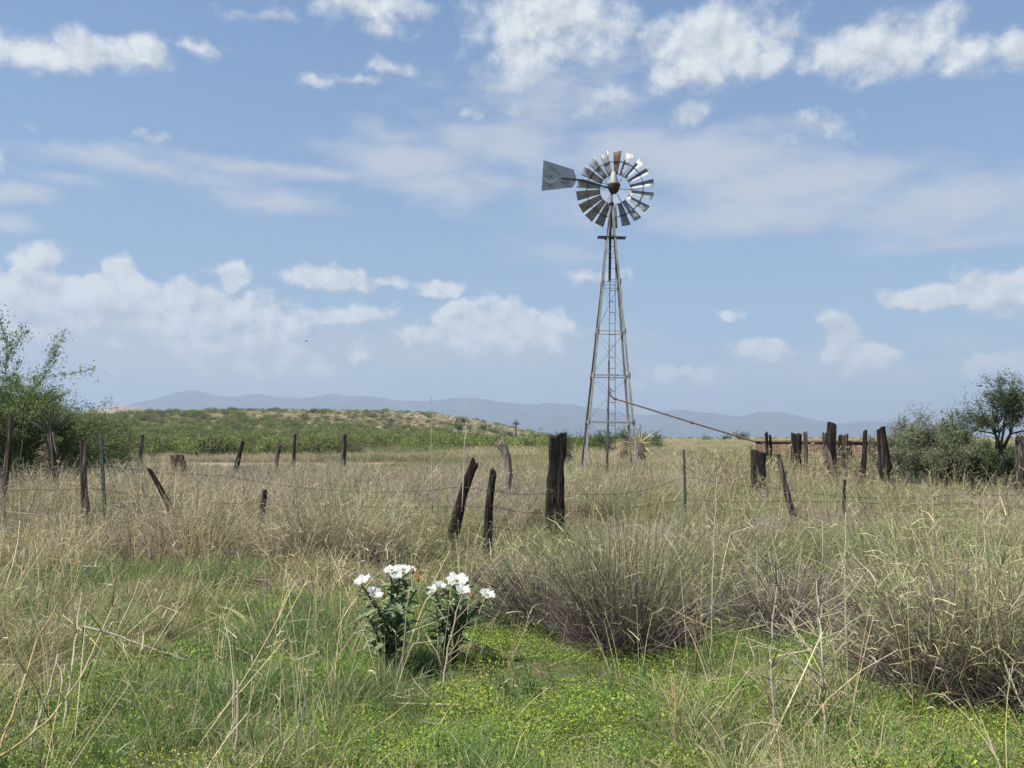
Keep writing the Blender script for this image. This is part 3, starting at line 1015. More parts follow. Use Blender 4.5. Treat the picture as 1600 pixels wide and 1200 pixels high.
# discharge pipe from the tower to the tank
pts = [P(952.5, 611, 33.6), P(954, 619, 33.4), P(960, 623, 33.2), P(1010, 638, 32.0), P(1080, 660, 30.6), P(1140, 678, 29.4), P(1178, 689.5, 28.9), P(1188, 690.5, 28.8)]
mb = MB().tube(pts, .031, 8)
mb.tube([pts[0] + Vector((-.02, 0, .12)), pts[0] + Vector((.10, 0, .02))], .02, 6)
mb.tube([pts[2] - (pts[3] - pts[2]) * .02, pts[2] + (pts[3] - pts[2]) * .06], .046, 8)
mb.tube([pts[4] - (pts[4] - pts[3]) * .02, pts[4] + (pts[4] - pts[3]) * .05], .046, 8)
M_RPIPE = mat_surf('rusty_pipe', [(0.3, (0.045, 0.026, 0.02)), (0.7, (0.13, 0.075, 0.055))], (1, 1, 1), 4, 6, rough=0.8, bump=0.1)
tag(mb.build('discharge_pipe', M_RPIPE, smooth=True), 'long rusty pipe sloping from the windmill tower down to the stock tank', 'pipe')


# stock tank
def make_tank():
    cx, cy_, r, h = P(1308, 690, 30.6).x, 30.6, 2.78, EYE - (691.5 - HZ) * 28 / F_PX
    root = empty('stock_tank', (cx, cy_, 0))
    tag(root, 'low round rusted iron stock tank behind the wooden posts', 'tank')
    mb = MB(); mb.lathe([(r, -.05), (r, h * .5), (r, h), (r - .02, h), (r - .02, .0)], 56)
    mb.build('wall', M_RUST, root, smooth=True)
    mb = MB(); mb.tube([(r * math.cos(a * 2 * PI / 64), r * math.sin(a * 2 * PI / 64), h + .01) for a in range(65)], .035, 8, cap=False)
    mb.build('rim', M_GEAR, root, smooth=True)
    mb = MB(); mb.lathe([(r - .03, h * .82), (0, h * .82)], 56)
    m, t, out = mat_new('tank_water')
    b = t.new('ShaderNodeBsdfPrincipled'); b.inputs['Base Color'].default_value = (.03, .035, .02, 1); b.inputs['Roughness'].default_value = .08
    t.put(out.inputs[0], b.outputs[0])
    mb.build('water', m, root)
    CLEAR.append((cx, cy_, r + .05))


make_tank()


# ------------------------------------------------------------------ fence posts
def post_mesh(rnd, base, top, wpx_m, kind='tie', taper=(1.0, 1.0), jag=.05, knots=None):
    """weathered post from base to top, square or round section, uneven sides and broken top"""
    base, top = Vector(base), Vector(top)
    ax_ = top - base
    L = ax_.length
    t = ax_.normalized()
    u = Vector((1, 0, 0)); u = (u - t * u.dot(t)).normalized(); v = t.cross(u)
    sides = 14
    rings = max(8, int(L / .09))
    V = []
    ph = [rnd.uniform(0, 6.28) for _ in range(6)]
    bow = rnd.uniform(-.03, .03) if kind != 'tie' else rnd.uniform(-.008, .008)
    for i in range(rings + 1):
        s = i / rings
        w_ = wpx_m * .5 * (taper[0] * (1 - s) + taper[1] * s)
        if knots:
            for ks, ka, kw in knots: w_ *= 1 + ka * math.exp(-((s - ks) / kw) ** 2)
        for k in range(sides):
            a = 2 * PI * k / sides
            if kind == 'tie':
                e = 4.5
                q = (abs(math.cos(a)) ** e + abs(math.sin(a)) ** e) ** (-1 / e)
            else:
                q = 1 + .10 * math.sin(2 * a + ph[0]) + .07 * math.sin(3 * a + ph[1])
            q *= 1 + .045 * math.sin(5 * a + ph[2] + 3 * s) + .04 * math.sin(9 * s + ph[3] + a) + .025 * math.sin(23 * s + ph[4] + 2 * a) + rnd.uniform(-.035, .035)
            zz = s * L
            if i == rings: zz += rnd.uniform(-jag, jag * .6) + jag * math.sin(a + ph[5])
            off = bow * math.sin(PI * s) * 2
            V.append(tuple(base + t * zz + u * (math.cos(a) * q * w_ + off) + v * math.sin(a) * q * w_ * (1.0 if kind == 'tie' else .9)))
    Fc = []
    for i in range(rings):
        for k in range(sides):
            k2 = (k + 1) % sides
            Fc.append([i * sides + k, i * sides + k2, (i + 1) * sides + k2, (i + 1) * sides + k])
    n = len(V)
    V.append(tuple(base + t * (L - jag * .8)))
    for k in range(sides): Fc.append([rings * sides + k, rings * sides + (k + 1) % sides, n])
    return V, Fc


POSTS = [
    # tip px, base px (x, y), distance, width px, section, material, label
    ((17, 648), (-4, 800), 14.5, 10, 'log', M_TIE2, 'dark split log post leaning right at the left edge beside the mesquite', (1.25, .85)),
    ((80, 664), (88, 800), 15.0, 8, 'log', M_TIE2, 'slim dark post with a pale broken slat, below the spiky yucca at left', (1.1, .8)),
    ((130, 685), (146, 862), 11.4, 9, 'log', M_TIE2, 'dark brown post leaning left just left of the green topped steel post', (1.25, .9)),
    ((222, 680), (219, 716), 42, 7, 'log', M_TIE2, 'short far post in front of the scrub, left of the stump', (1.3, .8)),
    ((277, 711), (281, 770), 24, 21, 'log', M_TIE2, 'thick shaggy stump at the near side of the bare track', (1.15, .95)),
    ((233, 733), (300, 872), 11.6, 8, 'log', M_TIE, 'thin black post tilted steeply to the left in the straw', (1.5, .8)),
    ((380, 690), (361, 775), 24, 8, 'log', M_TIE, 'dark stake tilted right with a pale chip, at the near side of the track', (1.3, .6)),
    ((414, 765), (392, 856), 11.8, 13, 'log', M_TIE, 'thick black stub leaning right, nearest post on the left half', (1.1, .6)),
    ((437, 694), (432, 760), 27, 6, 'log', M_TIE2, 'thin upright post just right of the chipped stake', (1.2, .8)),
    ((461, 677), (459, 732), 38, 6, 'log', M_TIE2, 'slim far post standing on the track, left of the solitary far post', (1.1, .8)),
    ((538, 679), (535, 735), 38, 8, 'log', M_TIE2, 'solitary far post on the grass in front of the scrub at centre left', (1.1, .9)),
    ((741, 723), (706, 872), 10.8, 15, 'log', M_TIE, 'black gnarled post leaning right above the white flowers', (1.35, .85)),
    ((771, 737), (766, 892), 10.2, 14, 'log', M_TIE, 'upright black post with narrow notched top in front of the broken grey post', (1.25, .75)),
    ((872, 677), (866, 846), 12.6, 27, 'tie', M_TIE, 'thick tall black railroad tie, largest post, left of the windmill', (1.05, 1.0)),
    ((1187, 705), (1189, 790), 20.5, 21, 'log', M_TIE, 'thick round dark post in front of the left end of the tank', (.85, 1.05)),
    ((1217, 713), (1249, 838), 13.6, 10, 'log', M_TIE2, 'dark grey pole tilted left just right of the thick round post', (1.3, .75)),
    ((1226, 736), (1232, 778), 21.3, 9, 'log', M_TIE2, 'short broken stub hidden behind the tilted grey pole', (1.2, .6)),
    ((1320, 751), (1326, 845), 13.4, 6, 'log', M_TIE, 'thin crooked black stake in the near fence line, under the posts by the tank', (1.2, .6)),
    ((1197, 676), (1197, 765), 25.2, 5, 'log', M_TIE, 'thin dark pole at the left tank end, taller of the two side by side', (1, 1)),
    ((1203, 680), (1202, 765), 25.3, 4, 'log', M_TIE, 'thin dark pole at the left tank end, shorter of the two side by side', (1, 1)),
    ((1241, 677), (1241, 765), 25.0, 8, 'tie', M_TIE, 'black square post in front of the tank, left one of a tight cluster of three', (1, 1)),
    ((1249, 678), (1248, 766), 24.6, 8, 'log', M_TIE, 'black knobbly post in the middle of the tight cluster by the tank', (1, 1)),
    ((1258, 675), (1256, 766), 25.0, 6, 'log', M_TIE2, 'slim post at the right of the tight cluster by the tank', (1, 1)),
    ((1288, 677), (1289, 766), 25.2, 6, 'log', M_TIE2, 'brown post just left of the tallest black tie by the tank', (1, 1)),
    ((1300, 661), (1301, 768), 24.0, 13, 'tie', M_TIE, 'tallest black railroad tie standing in front of the tank', (1, 1)),
    ((1313, 680), (1314, 765), 26.0, 5, 'log', M_TIE, 'thin dark post just right of the tallest black tie', (1, 1)),
    ((1320.5, 679), (1322, 766), 24.6, 9, 'log', M_TIE2, 'round brown post second to the right of the tallest black tie', (1, 1)),
    ((1328, 689), (1328, 766), 26.5, 4, 'log', M_TIE, 'small low stake right of the round brown post at the tank', (1, 1)),
    ((1352, 673), (1348, 775), 22.6, 8, 'log', M_TIE, 'reddish black post with narrowed tip, between tank posts and the wide kneed post', (1.1, .75)),
    ((1362, 686), (1362, 766), 25.6, 8, 'tie', M_TIE2, 'short square post behind, left of the wide kneed post', (1, 1)),
    ((1376, 669), (1389, 785), 20.8, 13, 'log', M_TIE, 'stout leaning post with a knot hole and spreading base', (1.7, .95)),
    ((1406, 694), (1404, 768), 24.5, 5, 'log', M_TIE2, 'thin post between the kneed post and the blunt post near the bush', (1, 1)),
    ((1424, 688), (1431, 770), 24.0, 10, 'log', M_TIE, 'blunt curved dark post against the grey green bush', (1.1, .85)),
    ((1425, 663), (1425, 768), 25.4, 5, 'log', M_GREY, 'thin pale pole standing up out of the bush behind the blunt post', (1, 1)),
    ((1594, 684), (1590, 800), 18.5, 13, 'log', M_TIE2, 'dark rough post at the right edge beside the tree trunk', (1, 1)),
]
rp = random.Random(77)
for tp, bp_, d, wpx, sec, mat, lab, tpr in POSTS:
    g0 = P(bp_[0], bp_[1], d)
    # slide the foot down to the ground along the post's own line
    top = P(tp[0], tp[1], d)
    dv = (g0 - top)
    k = (top.z - gz1(top.x, d) + .12) / max(-dv.z, .05)
    foot = top + dv * k
    foot.y += rp.uniform(-.08, .08)
    kn = [(rp.uniform(.35, .7), rp.uniform(-.12, .18), .12), (rp.uniform(.1, .9), rp.uniform(-.10, .12), .06)] if sec == 'log' else [(.55, -.06, .05), (.72, -.16, .09)] if wpx > 20 else None
    V, Fc = post_mesh(rp, (0, 0, 0), top - foot, wpx * d / F_PX, sec, tpr, .05 if wpx > 9 else .03, kn)
    ob = MB().add(V, Fc).build('fence_post', mat, None, smooth=False, loc=foot)
    tag(ob, lab, 'fence post', 'old posts around the fence and the tank')
    CLEAR.append((foot.x, foot.y, .06))
    if 'broken slat' in lab:
        s0 = P(83, 675, d - .12) - foot; s1 = P(88, 706, d - .12) - foot
        MB().beam(s0, s1, .05, .02).build('slat', M_GREY, ob)
    if 'pale chip' in lab:
        s0 = P(373, 717, d - .1) - foot; s1 = P(369, 728, d - .1) - foot
        MB().beam(s0, s1, .09, .03).build('chip', M_GREY, ob)

# the broken grey post with a forked top, and a second small one by the tank
def broken(top_px, d, wpx, lab, h_px, seed):
    rnd = random.Random(seed)
    b0 = P(top_px[0] + .10 * h_px, top_px[1] + h_px, d); b0.z = gz1(b0.x, d) - .1
    mid = P(top_px[0] + .07 * h_px * 1.6, top_px[1] + h_px * .42, d)
    top = P(top_px[0], top_px[1], d)
    w_ = wpx * d / F_PX
    mb = MB()
    V, Fc = post_mesh(rnd, (0, 0, 0), mid - b0, w_ * 1.25, 'log', (1.15, .95), .06); mb.add(V, Fc)
    V, Fc = post_mesh(rnd, mid - b0 + Vector((0, 0, -.12)), top - b0, w_, 'log', (.9, .75), .10); mb.add(V, Fc)
    s = P(top_px[0] - .09 * h_px, top_px[1] + .03 * h_px, d) - b0
    V, Fc = post_mesh(rnd, mid - b0 + Vector((-.02, 0, .03)), s, w_ * .55, 'log', (1, .6), .05); mb.add(V, Fc)
    ob = mb.build('fence_post', M_GREY, None, loc=b0)
    tag(ob, lab, 'fence post', 'old posts around the fence and the tank')
    CLEAR.append((b0.x, b0.y, .1))


broken((783, 687), 16.5, 14, 'bare grey broken post with a split leaning top, behind the black posts', 110, 5)
broken((1294, 702), 21.5, 6, 'small bare grey broken post below the tallest black tie', 72, 8)


def tpost(tp, bp_, d, lab):
    top = P(tp[0], tp[1], d); dv = P(bp_[0], bp_[1], d) - top
    foot = top + dv * ((top.z + .15) / max(-dv.z, .05))
    mb = MB()
    a, b = Vector((0, 0, 0)), top - foot
    mb.beam(a, b, .045, .012)
    mb.beam(a + Vector((0, -.026, 0)), b + Vector((0, -.026, -.01)), .010, .040)
    n = int(b.length / .09)
    for i in range(3, n): mb.beam(a.lerp(b, i / n) + Vector((0, -.051, -.012)), a.lerp(b, i / n) + Vector((0, -.051, .012)), .02, .010)
    ob = mb.build('steel_fence_post', M_TPOST, None, loc=foot)
    tag(ob, lab, 'fence post', 'steel posts in the wire fence')
    CLEAR.append((foot.x, foot.y, .05))


tpost((158, 676), (168, 850), 12.3, 'rusty steel fence post with a green top, at left beside the brown wooden post')
tpost((1068, 702), (1072, 850), 13.8, 'upright blue green steel post standing alone right of the windmill')

# ------------------------------------------------------------------ barbed wire
S1 = [(-90, 736, 11.9), (60, 734, 11.8), (140, 729, 11.4), (161, 727, 12.3), (350, 743, 12), (560, 768, 11.5), (724, 760, 10.75), (770, 766, 10.2), (866, 768, 12.5), (960, 772, 13.2), (1020, 762, 13.6), (1070, 745, 13.75), (1236, 765, 13.55), (1322, 776, 13.4), (1500, 772, 14.2), (1700, 766, 15)]
S2 = [(-90, 768, 11.9), (60, 764, 11.8), (142, 762, 11.4), (164, 763, 12.3), (262, 778, 11.7), (410, 787, 11.75), (560, 790, 11.4), (716, 790, 10.75), (769, 790, 10.2), (864, 800, 12.5), (1071, 780, 13.75), (1239, 782, 13.55), (1323, 783, 13.4), (1500, 786, 14.2), (1700, 790, 15)]
S3 = [(-90, 800, 11.9), (144, 798, 11.4), (166, 797, 12.3), (276, 801, 11.7), (405, 806, 11.75), (560, 812, 11.4), (712, 818, 10.75), (768, 822, 10.2), (864, 824, 12.5), (1071, 808, 13.75), (1242, 812, 13.55), (1324, 812, 13.4), (1500, 818, 14.2), (1700, 824, 15)]
rw = random.Random(3)
for strand, lab in ((S1, 'top strand of rusty barbed wire along the near fence'), (S2, 'middle strand of rusty barbed wire along the near fence'), (S3, 'bottom strand of rusty barbed wire along the near fence')):
    kp = [P(*q) + Vector((0, -.05, 0)) for q in strand]
    pts = []
    for i in range(len(kp) - 1):
        n = max(2, int((kp[i + 1] - kp[i]).length / .12))
        for j in range(n):
            s = j / n
            p = kp[i].lerp(kp[i + 1], s); p.z -= .018 * math.sin(PI * s) * n * .12 + rw.uniform(-.003, .003)
            pts.append(p)
    mb = MB().tube(pts, .0030, 5)
    for i in range(1, len(pts) - 1):
        p = pts[i]
        for _ in range(2):
            dv = Vector((rw.uniform(-.4, .4), rw.uniform(-1, 1), rw.uniform(-1, 1))).normalized() * .018
            mb.tube([p - dv, p + dv], .0022, 4)
    tag(mb.build('barbed_wire', M_WIRE), lab, 'barbed wire', 'strands of barbed wire')


# ------------------------------------------------------------------ mesquite trees and bushes
def make_bush(name, base, H, spread, nstem, lab, cat, cols, leaf, nleaf, seed, lean=0.0, stems_r=.035, up=.5, trunk_h=0.0, trunk_lean=0.0, group=None, depth=3, droop=0.0, clus=.12):
    rnd = random.Random(seed)
    rng = np.random.default_rng(seed)
    root = empty(name, base)
    tag(root, lab, cat, group)
    wood = MB(); tw = []

    def grow(p, d, L, r, lvl):
        n = 5
        pts, rad = [p], [r]
        q = p.copy(); dd = d.copy()
        for i in range(n):
            dd = (dd + Vector((rnd.gauss(0, .20), rnd.gauss(0, .20), rnd.gauss(0, .12) + (.10 * up if lvl < 2 else -.05 * droop)))).normalized()
            q = q + dd * (L / n)
            pts.append(q.copy()); rad.append(max(r * (1 - .72 * (i + 1) / n), .003))
        wood.tube(pts, rad, 6 if lvl < 2 else 4)
        if lvl >= depth - 2:
            for i in range(1, n + 1): tw.append((pts[i], (pts[i] - pts[i - 1]).normalized(), lvl))
        if lvl < depth:
            m = rnd.randint(4, 6) if lvl < 2 else rnd.randint(3, 4)
            for _ in range(m):
                i = rnd.randint(2, n)
                ax_ = (pts[i] - pts[i - 1]).normalized()
                o_ = Vector((rnd.gauss(0, 1), rnd.gauss(0, 1), rnd.gauss(0, .7)))
                o_ = (o_ - ax_ * o_.dot(ax_)).normalized()
                nd = (ax_ * rnd.uniform(.5, 1.0) + o_ * rnd.uniform(.5, 1.0)).normalized()
                grow(pts[i], nd, L * rnd.uniform(.45, .68), rad[i] * .75, lvl + 1)

    start = Vector((0, 0, -.05))
    if trunk_h > 0:
        pts = [start, Vector((trunk_lean * .3, 0, trunk_h * .35)), Vector((trunk_lean * .8, .02, trunk_h * .7)), Vector((trunk_lean, 0, trunk_h))]
        wood.tube(pts, [stems_r * 1.7, stems_r * 1.35, stems_r * 1.2, stems_r * 1.1], 9)
        start = pts[-1]
    for k in range(nstem):
        a = 2 * PI * k / nstem + rnd.uniform(-.5, .5)
        s = spread * rnd.uniform(.35, 1.0)
        d = Vector((math.cos(a) * s + lean, math.sin(a) * s, 1)).normalized()
        grow(start + Vector((rnd.uniform(-.08, .08), rnd.uniform(-.08, .08), 0)), d, (H - start.z) * rnd.uniform(.55, .78), stems_r * rnd.uniform(.7, 1), 0)
    wood.build('trunk', M_BARK, root, smooth=True)
    T = np.array([tuple(t_[0]) for t_ in tw]); Dv = np.array([tuple(t_[1]) for t_ in tw])
    w_ = rng.integers(0, len(T), nleaf)
    p = T[w_] + Dv[w_] * rng.uniform(-.06, .06, (nleaf, 1)) + rng.normal(0, clus, (nleaf, 3)) * rng.random((nleaf, 1))
    tone = pick(rng, cols, len(T), .16)
    cc = tone[w_] * (1 + .15 * rng.standard_normal((nleaf, 1)))
    ok = p[:, 2] > .05
    Q, Fq, C = leaf_quads(rng, p[ok], rng.uniform(.6, 1.5, ok.sum()) * leaf * 1.35, rng.standard_normal((ok.sum(), 3)) + np.array([0, 0, .6]), np.clip(cc[ok], .01, .6), .24, Dv[w_][ok] + .55 * rng.standard_normal((int(ok.sum()), 3)))
    MB().add(Q, Fq, C).build('crown', M_LEAF, root)
    return root


MESQ = [(.14, .19, .065), (.175, .23, .085), (.11, .155, .055), (.21, .255, .105)]
GREYG = [(.20, .22, .125), (.17, .195, .105), (.24, .255, .15), (.13, .155, .08)]
DARKG = [(.10, .13, .055), (.125, .155, .07), (.07, .095, .04)]


def at(px, d): return Vector((P(px, HZ, d).x, d, gz1(P(px, HZ, d).x, d)))


make_bush('mesquite_tree', at(-18, 19), 2.2, .55, 12, 'large feathery green mesquite filling the left edge', 'tree', MESQ, .052, 170000, 44, lean=.02, depth=3, clus=.15)
make_bush('mesquite_bush', at(28, 20.2), 1.95, .62, 10, 'dense bright green bush between the large mesquite and the spiky yucca at left', 'bush', MESQ, .048, 70000, 41, depth=3)
make_bush('mesquite_tree', at(6, 17.5), 3.5, .16, 2, 'thin wispy mesquite stem rising above the large one at the left edge', 'tree', MESQ, .045, 9000, 15, lean=-.02, stems_r=.03, depth=2)
make_bush('mesquite_bush', at(128, 23), 2.3, .85, 6, 'lower open mesquite bush right of the large mesquite at left', 'bush', MESQ, .048, 17000, 18, depth=3)
make_bush('mesquite_bush', at(62, 21), 2.3, .7, 8, 'dense green bush behind the spiky yucca at left', 'bush', MESQ, .050, 46000, 19, depth=3)
make_bush('mesquite_bush', at(1486, 21.5), 1.55, .72, 13, 'broad grey green bush behind the posts at right', 'bush', GREYG, .046, 70000, 24, depth=3)
make_bush('mesquite_bush', at(1420, 23.5), 1.9, .9, 6, 'thin airy bush left of the broad grey green bush at right', 'bush', GREYG, .042, 8000, 26, depth=3)
make_bush('mesquite_tree', at(1578, 19.0), 2.55, .5, 5, 'slender dark trunked mesquite with sparse crown at the right edge', 'tree', DARKG, .043, 9500, 33, trunk_h=1.25, trunk_lean=-.22, stems_r=.04, depth=3, lean=-.05)
make_bush('mesquite_bush', at(1550, 20.6), 1.2, .6, 10, 'darker bush between the broad grey green bush and the slender tree', 'bush', DARKG, .046, 22000, 28, depth=3)
make_bush('mesquite_tree', at(1650, 19.5), 2.5, .7, 4, 'bare branched mesquite mostly outside the right edge', 'tree', DARKG, .045, 5000, 35, trunk_h=.8, trunk_lean=-.1, stems_r=.04, depth=3)

# ------------------------------------------------------------------ yuccas


def make_yucca(base, trunk, lab, seed, leafL=.55, skirt=True, n=120, green=None, bend=0.0, stalk=0, trunk_r=.10, straw=None, up=1.15, skirtL=None):
    rng = np.random.default_rng(seed)
    root = empty('yucca', base)
    tag(root, lab, 'yucca', 'yuccas')
    MB().tube([(0, 0, -.1), (bend * .4, 0, trunk * .5), (bend, 0, trunk)], [trunk_r * 1.1, trunk_r, trunk_r * .85], 9).build('trunk', M_BARK, root, smooth=True)
    top = np.array([bend, 0, trunk])
    green = green or [(.09, .125, .07), (.12, .15, .085), (.16, .18, .10)]
    c = pick(rng, green, n)
    lean = np.arccos(1 - rng.random(n) * up)
    V, Fq, C, _, _ = vec_blades(rng, np.tile(top, (n, 1)) + rng.normal(0, .02, (n, 3)), leafL * rng.uniform(.8, 1.15, n), np.full(n, .020) * leafL / .5, lean, rng.uniform(0, 2 * PI, n), rng.uniform(0, .22, n), c * .9, c * 1.15, 3, .08)
    MB().add(V, Fq, C).build('leaf_rosette', M_LEAF, root)
    if skirt:
        m = int(n * 2.4)
        z = rng.uniform(.25, 1.0, m) * trunk
        a = rng.uniform(0, 2 * PI, m)
        rt = np.stack([bend * (z / trunk) + trunk_r * .9 * np.cos(a), trunk_r * .9 * np.sin(a), z], 1)
        c = pick(rng, straw or [(.44, .35, .20), (.36, .28, .16), (.28, .21, .12)], m)
        V, Fq, C, _, _ = vec_blades(rng, rt, (skirtL or leafL) * rng.uniform(.6, 1.0, m), np.full(m, .020), rng.uniform(1.2, 2.2, m), a + rng.normal(0, .3, m), rng.uniform(.5, 1.2, m), c, c, 3, .15)
        MB().add(V, Fq, C).build('dead_leaf_skirt', M_LEAF, root)
    if stalk:
        mb = MB().tube([(bend, 0, trunk), (bend + .05, 0, trunk + stalk)], [.025, .012], 6, (.3, .25, .17))
        for k in range(14):
            z = trunk + stalk * (.45 + .04 * k); a = k * 2.4
            mb.tube([(bend + .04, 0, z), (bend + .04 + .16 * math.cos(a), .16 * math.sin(a), z + .08)], .008, 4, (.3, .25, .17))
        mb.build('flower_stalk', M_LEAF, root)
    return root


make_yucca(at(78, 17.0), 1.55, 'spiky green yucca among the mesquite at left with a brown dead skirt', 51, .62, n=85, trunk_r=.07, up=.42, skirtL=.26)
make_yucca(at(877, 40), 1.30, 'grey green yucca with brown skirt just right of the largest black tie', 52, .70, n=190, trunk_r=.13, green=[(.11, .14, .06), (.14, .17, .075), (.08, .11, .05)], straw=[(.30, .19, .11), (.22, .14, .09), (.16, .11, .08)])
make_yucca(at(977, 44), 1.45, 'yucca with a big straw coloured skirt between the tower legs', 53, .62, n=100, trunk_r=.26, skirtL=.85, straw=[(.58, .47, .28), (.5, .40, .23)], green=[(.07, .10, .045), (.10, .13, .06)])
make_yucca(at(1000, 43), 1.22, 'drooping straw coloured dead yucca just right of the tower leg', 54, .95, n=40, trunk_r=.28, straw=[(.60, .50, .31), (.5, .40, .24)], green=[(.5, .41, .25)])
make_yucca(at(806, 128), 3.2, 'lone far soaptree yucca standing up against the blue mountains', 55, .75, n=110, trunk_r=.14, skirt=False, stalk=.5, green=[(.05, .065, .035), (.075, .09, .05)])

# ------------------------------------------------------------------ distinct bushes on and around the rise
def copy_tree(o):
    c = o.copy(); COL.objects.link(c)
    for ch in o.children:
        k = ch.copy(); COL.objects.link(k); k.parent = c
    return c


FAR = [(491, 640, 255, 1.7, 'dark far bush on the crest at the middle of the rise'), (672, 641, 240, 1.6, 'lone far bush on the skyline at the right part of the rise'), (722, 650, 230, 2.2, 'round dark far bush on the right shoulder of the rise'),
       (718, 660, 190, 2.0, 'far bush just below the round dark one on the right shoulder'), (757, 657, 205, 2.2, 'far bush at the upper right slope among pale rocks'), (777, 663, 195, 2.0, 'far bush on the lower right slope, left of the lone yucca'), (795, 667, 180, 1.8, 'far bush low on the slope under the lone yucca'),
       (838, 678, 105, 1.9, 'far bush right of the lone yucca at the foot of the slope'), (850, 676, 95, 1.8, 'far green bush left of the largest black tie'), (882, 670, 60, 1.5, 'rounded green bush directly behind the yucca by the largest tie'),
       (948, 674, 62, 2.0, 'bright green bush seen through the tower legs'), (1012, 675, 75, 2.0, 'green bush just right of the dead yucca by the tower'), (925, 676, 70, 1.7, 'low green bush left of the standpipe inside the tower'), (1105, 683, 210, 1.9, 'small far bush on the plain below the sloping pipe'), (1160, 682, 230, 3.2, 'dark far bush on the plain near the lower end of the pipe'), (1135, 683, 260, 2.4, 'low far bush left of the dark far one on the plain')]
protos = [make_bush('desert_bush', (0, 0, 0), 1.0, 1.0, 7, 'x', 'bush', c_, .060, 2600, sd, depth=2, stems_r=.018, clus=.10) for c_, sd in ((DARKG, 61), (MESQ, 62), ([(.10, .15, .035), (.12, .18, .04), (.08, .125, .03)], 63))]
used = set()
for i, (px, py, d, h, lab) in enumerate(FAR):
    ki = 2 if 'green' in lab else (0 if 'dark' in lab else i % 2)
    o = protos[ki] if ki not in used else copy_tree(protos[ki])
    used.add(ki)
    o.location = at(px, d)
    o.scale = (h * 1.15, h * 1.15, h)
    o.rotation_euler = (0, 0, i * 1.7)
    tag(o, lab, 'bush', 'far bushes on the rise and the plain')

# ------------------------------------------------------------------ big bunch grass clumps in the foreground
PURP = [(.125, .095, .092), (.09, .067, .060), (.18, .145, .135), (.065, .05, .045)]


def make_clump(base, H, rad, n, lab, seed, greenish=.55, dead=.35, spread=.5, dlen=1.0):
    rng = np.random.default_rng(seed)
    root = empty('bunch_grass', base)
    tag(root, lab, 'grass clump', 'big bunch grass clumps')
    CLEAR.append((base[0], base[1], rad * .75))

    def ring(m, r):
        a = rng.uniform(0, 2 * PI, m); q = r * np.sqrt(rng.random(m))
        return np.stack([q * np.cos(a), q * np.sin(a), np.full(m, -.03)], 1), a, q / r
    # dead lower stems, matted and broken
    m = int(n * dead * 2.5)
    rt, a, q = ring(m, rad)
    c = pick(rng, PURP, m, .3)
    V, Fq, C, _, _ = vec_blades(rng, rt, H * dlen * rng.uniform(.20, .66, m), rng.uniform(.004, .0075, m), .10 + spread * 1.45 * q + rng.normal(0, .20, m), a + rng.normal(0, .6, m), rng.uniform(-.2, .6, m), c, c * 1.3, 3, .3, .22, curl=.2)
    MB().add(V, Fq, C).build('dead_stems', M_STRAW, root)
    m = int(n * (.60 if dlen == 1 else .30))
    rt, a, q = ring(m, rad * .9)
    gsel = rng.random(m) < greenish
    ct = np.where(gsel[:, None], pick(rng, OLIVE, m, .28), pick(rng, STRAW + GREYS, m, .28))
    c0 = pick(rng, PURP, m); cmid = c0 * .35 + ct * .65
    Ls = H * np.where(rng.random(m) < .35, rng.uniform(.35, .7, m), rng.uniform(.62, 1.10, m))
    V, Fq, C, pos, _ = vec_blades(rng, rt, Ls, rng.uniform(.0035, .0075, m), .03 + spread * q * rng.uniform(.3, 1.25, m) + np.abs(rng.normal(0, .09, m)), a + rng.normal(0, .55, m), rng.uniform(-.2, .75, m), c0, ct, 5, .25, .20, cm=cmid, curl=.22)
    mb = MB().add(V, Fq, C)
    nh = int(m * 2.2)
    w_ = rng.integers(0, m, nh); lv = rng.integers(2, 6, nh)
    ch = pick(rng, OLIVE + STRAW, nh, .25)
    V, Fq, C, _, _ = vec_blades(rng, pos[w_, lv], rng.uniform(.03, .17, nh), rng.uniform(.0028, .005, nh), rng.uniform(.1, 1.3, nh), rng.uniform(0, 2 * PI, nh), rng.uniform(.0, 1.2, nh), ch, ch, 2, .3)
    mb.add(V, Fq, C)
    mb.build('stems', M_STRAW, root)
    return root


CL = [(985, 1008, 1.08, .33, 1450, 'largest olive bunch grass with a dark purplish base right of the white flowers', 71, .6, .55, .43),
      (868, 978, .78, .30, 800, 'greyish low bunch grass between the white flowers and the largest clump', 72, .35, .7, .7),
      (1225, 982, .72, .30, 800, 'grey purple spreading bunch grass in the middle of the right foreground', 73, .4, .7, .75),
      (1500, 1075, 1.16, .44, 1600, 'tall straw coloured bunch grass with dark base at the right foreground', 74, .5, .36, .46),
      (1610, 1090, 1.15, .40, 1500, 'tall bunch grass cut by the right edge of the picture', 75, .45, .45, .5),
      (1400, 975, .85, .28, 600, 'tall thin grey bunch grass left of the tall straw coloured clump', 76, .35, .4, .45),
      (1112, 915, .8, .26, 500, 'green tinted bunch grass behind and right of the largest clump', 77, .75, .4, .45),
      (530, 885, 1.0, .46, 1900, 'straw bunch grass with a dark hollow base, left of the leaning black post', 78, .15, .6, .55),
      (450, 878, .72, .38, 1200, 'straw bunch grass below the thick black stub', 79, .15, .6, .6),
      (800, 915, .55, .34, 700, 'straw bunch grass below the upright black post', 80, .35, .6, .6)]
for px, py, H, r, n, lab, sd, gr, de, spd in CL:
    g = G(px, py)
    make_clump(g, H, r, n, lab, sd, gr, de, spd, 1.5 if sd in (72, 73) else 1.0)

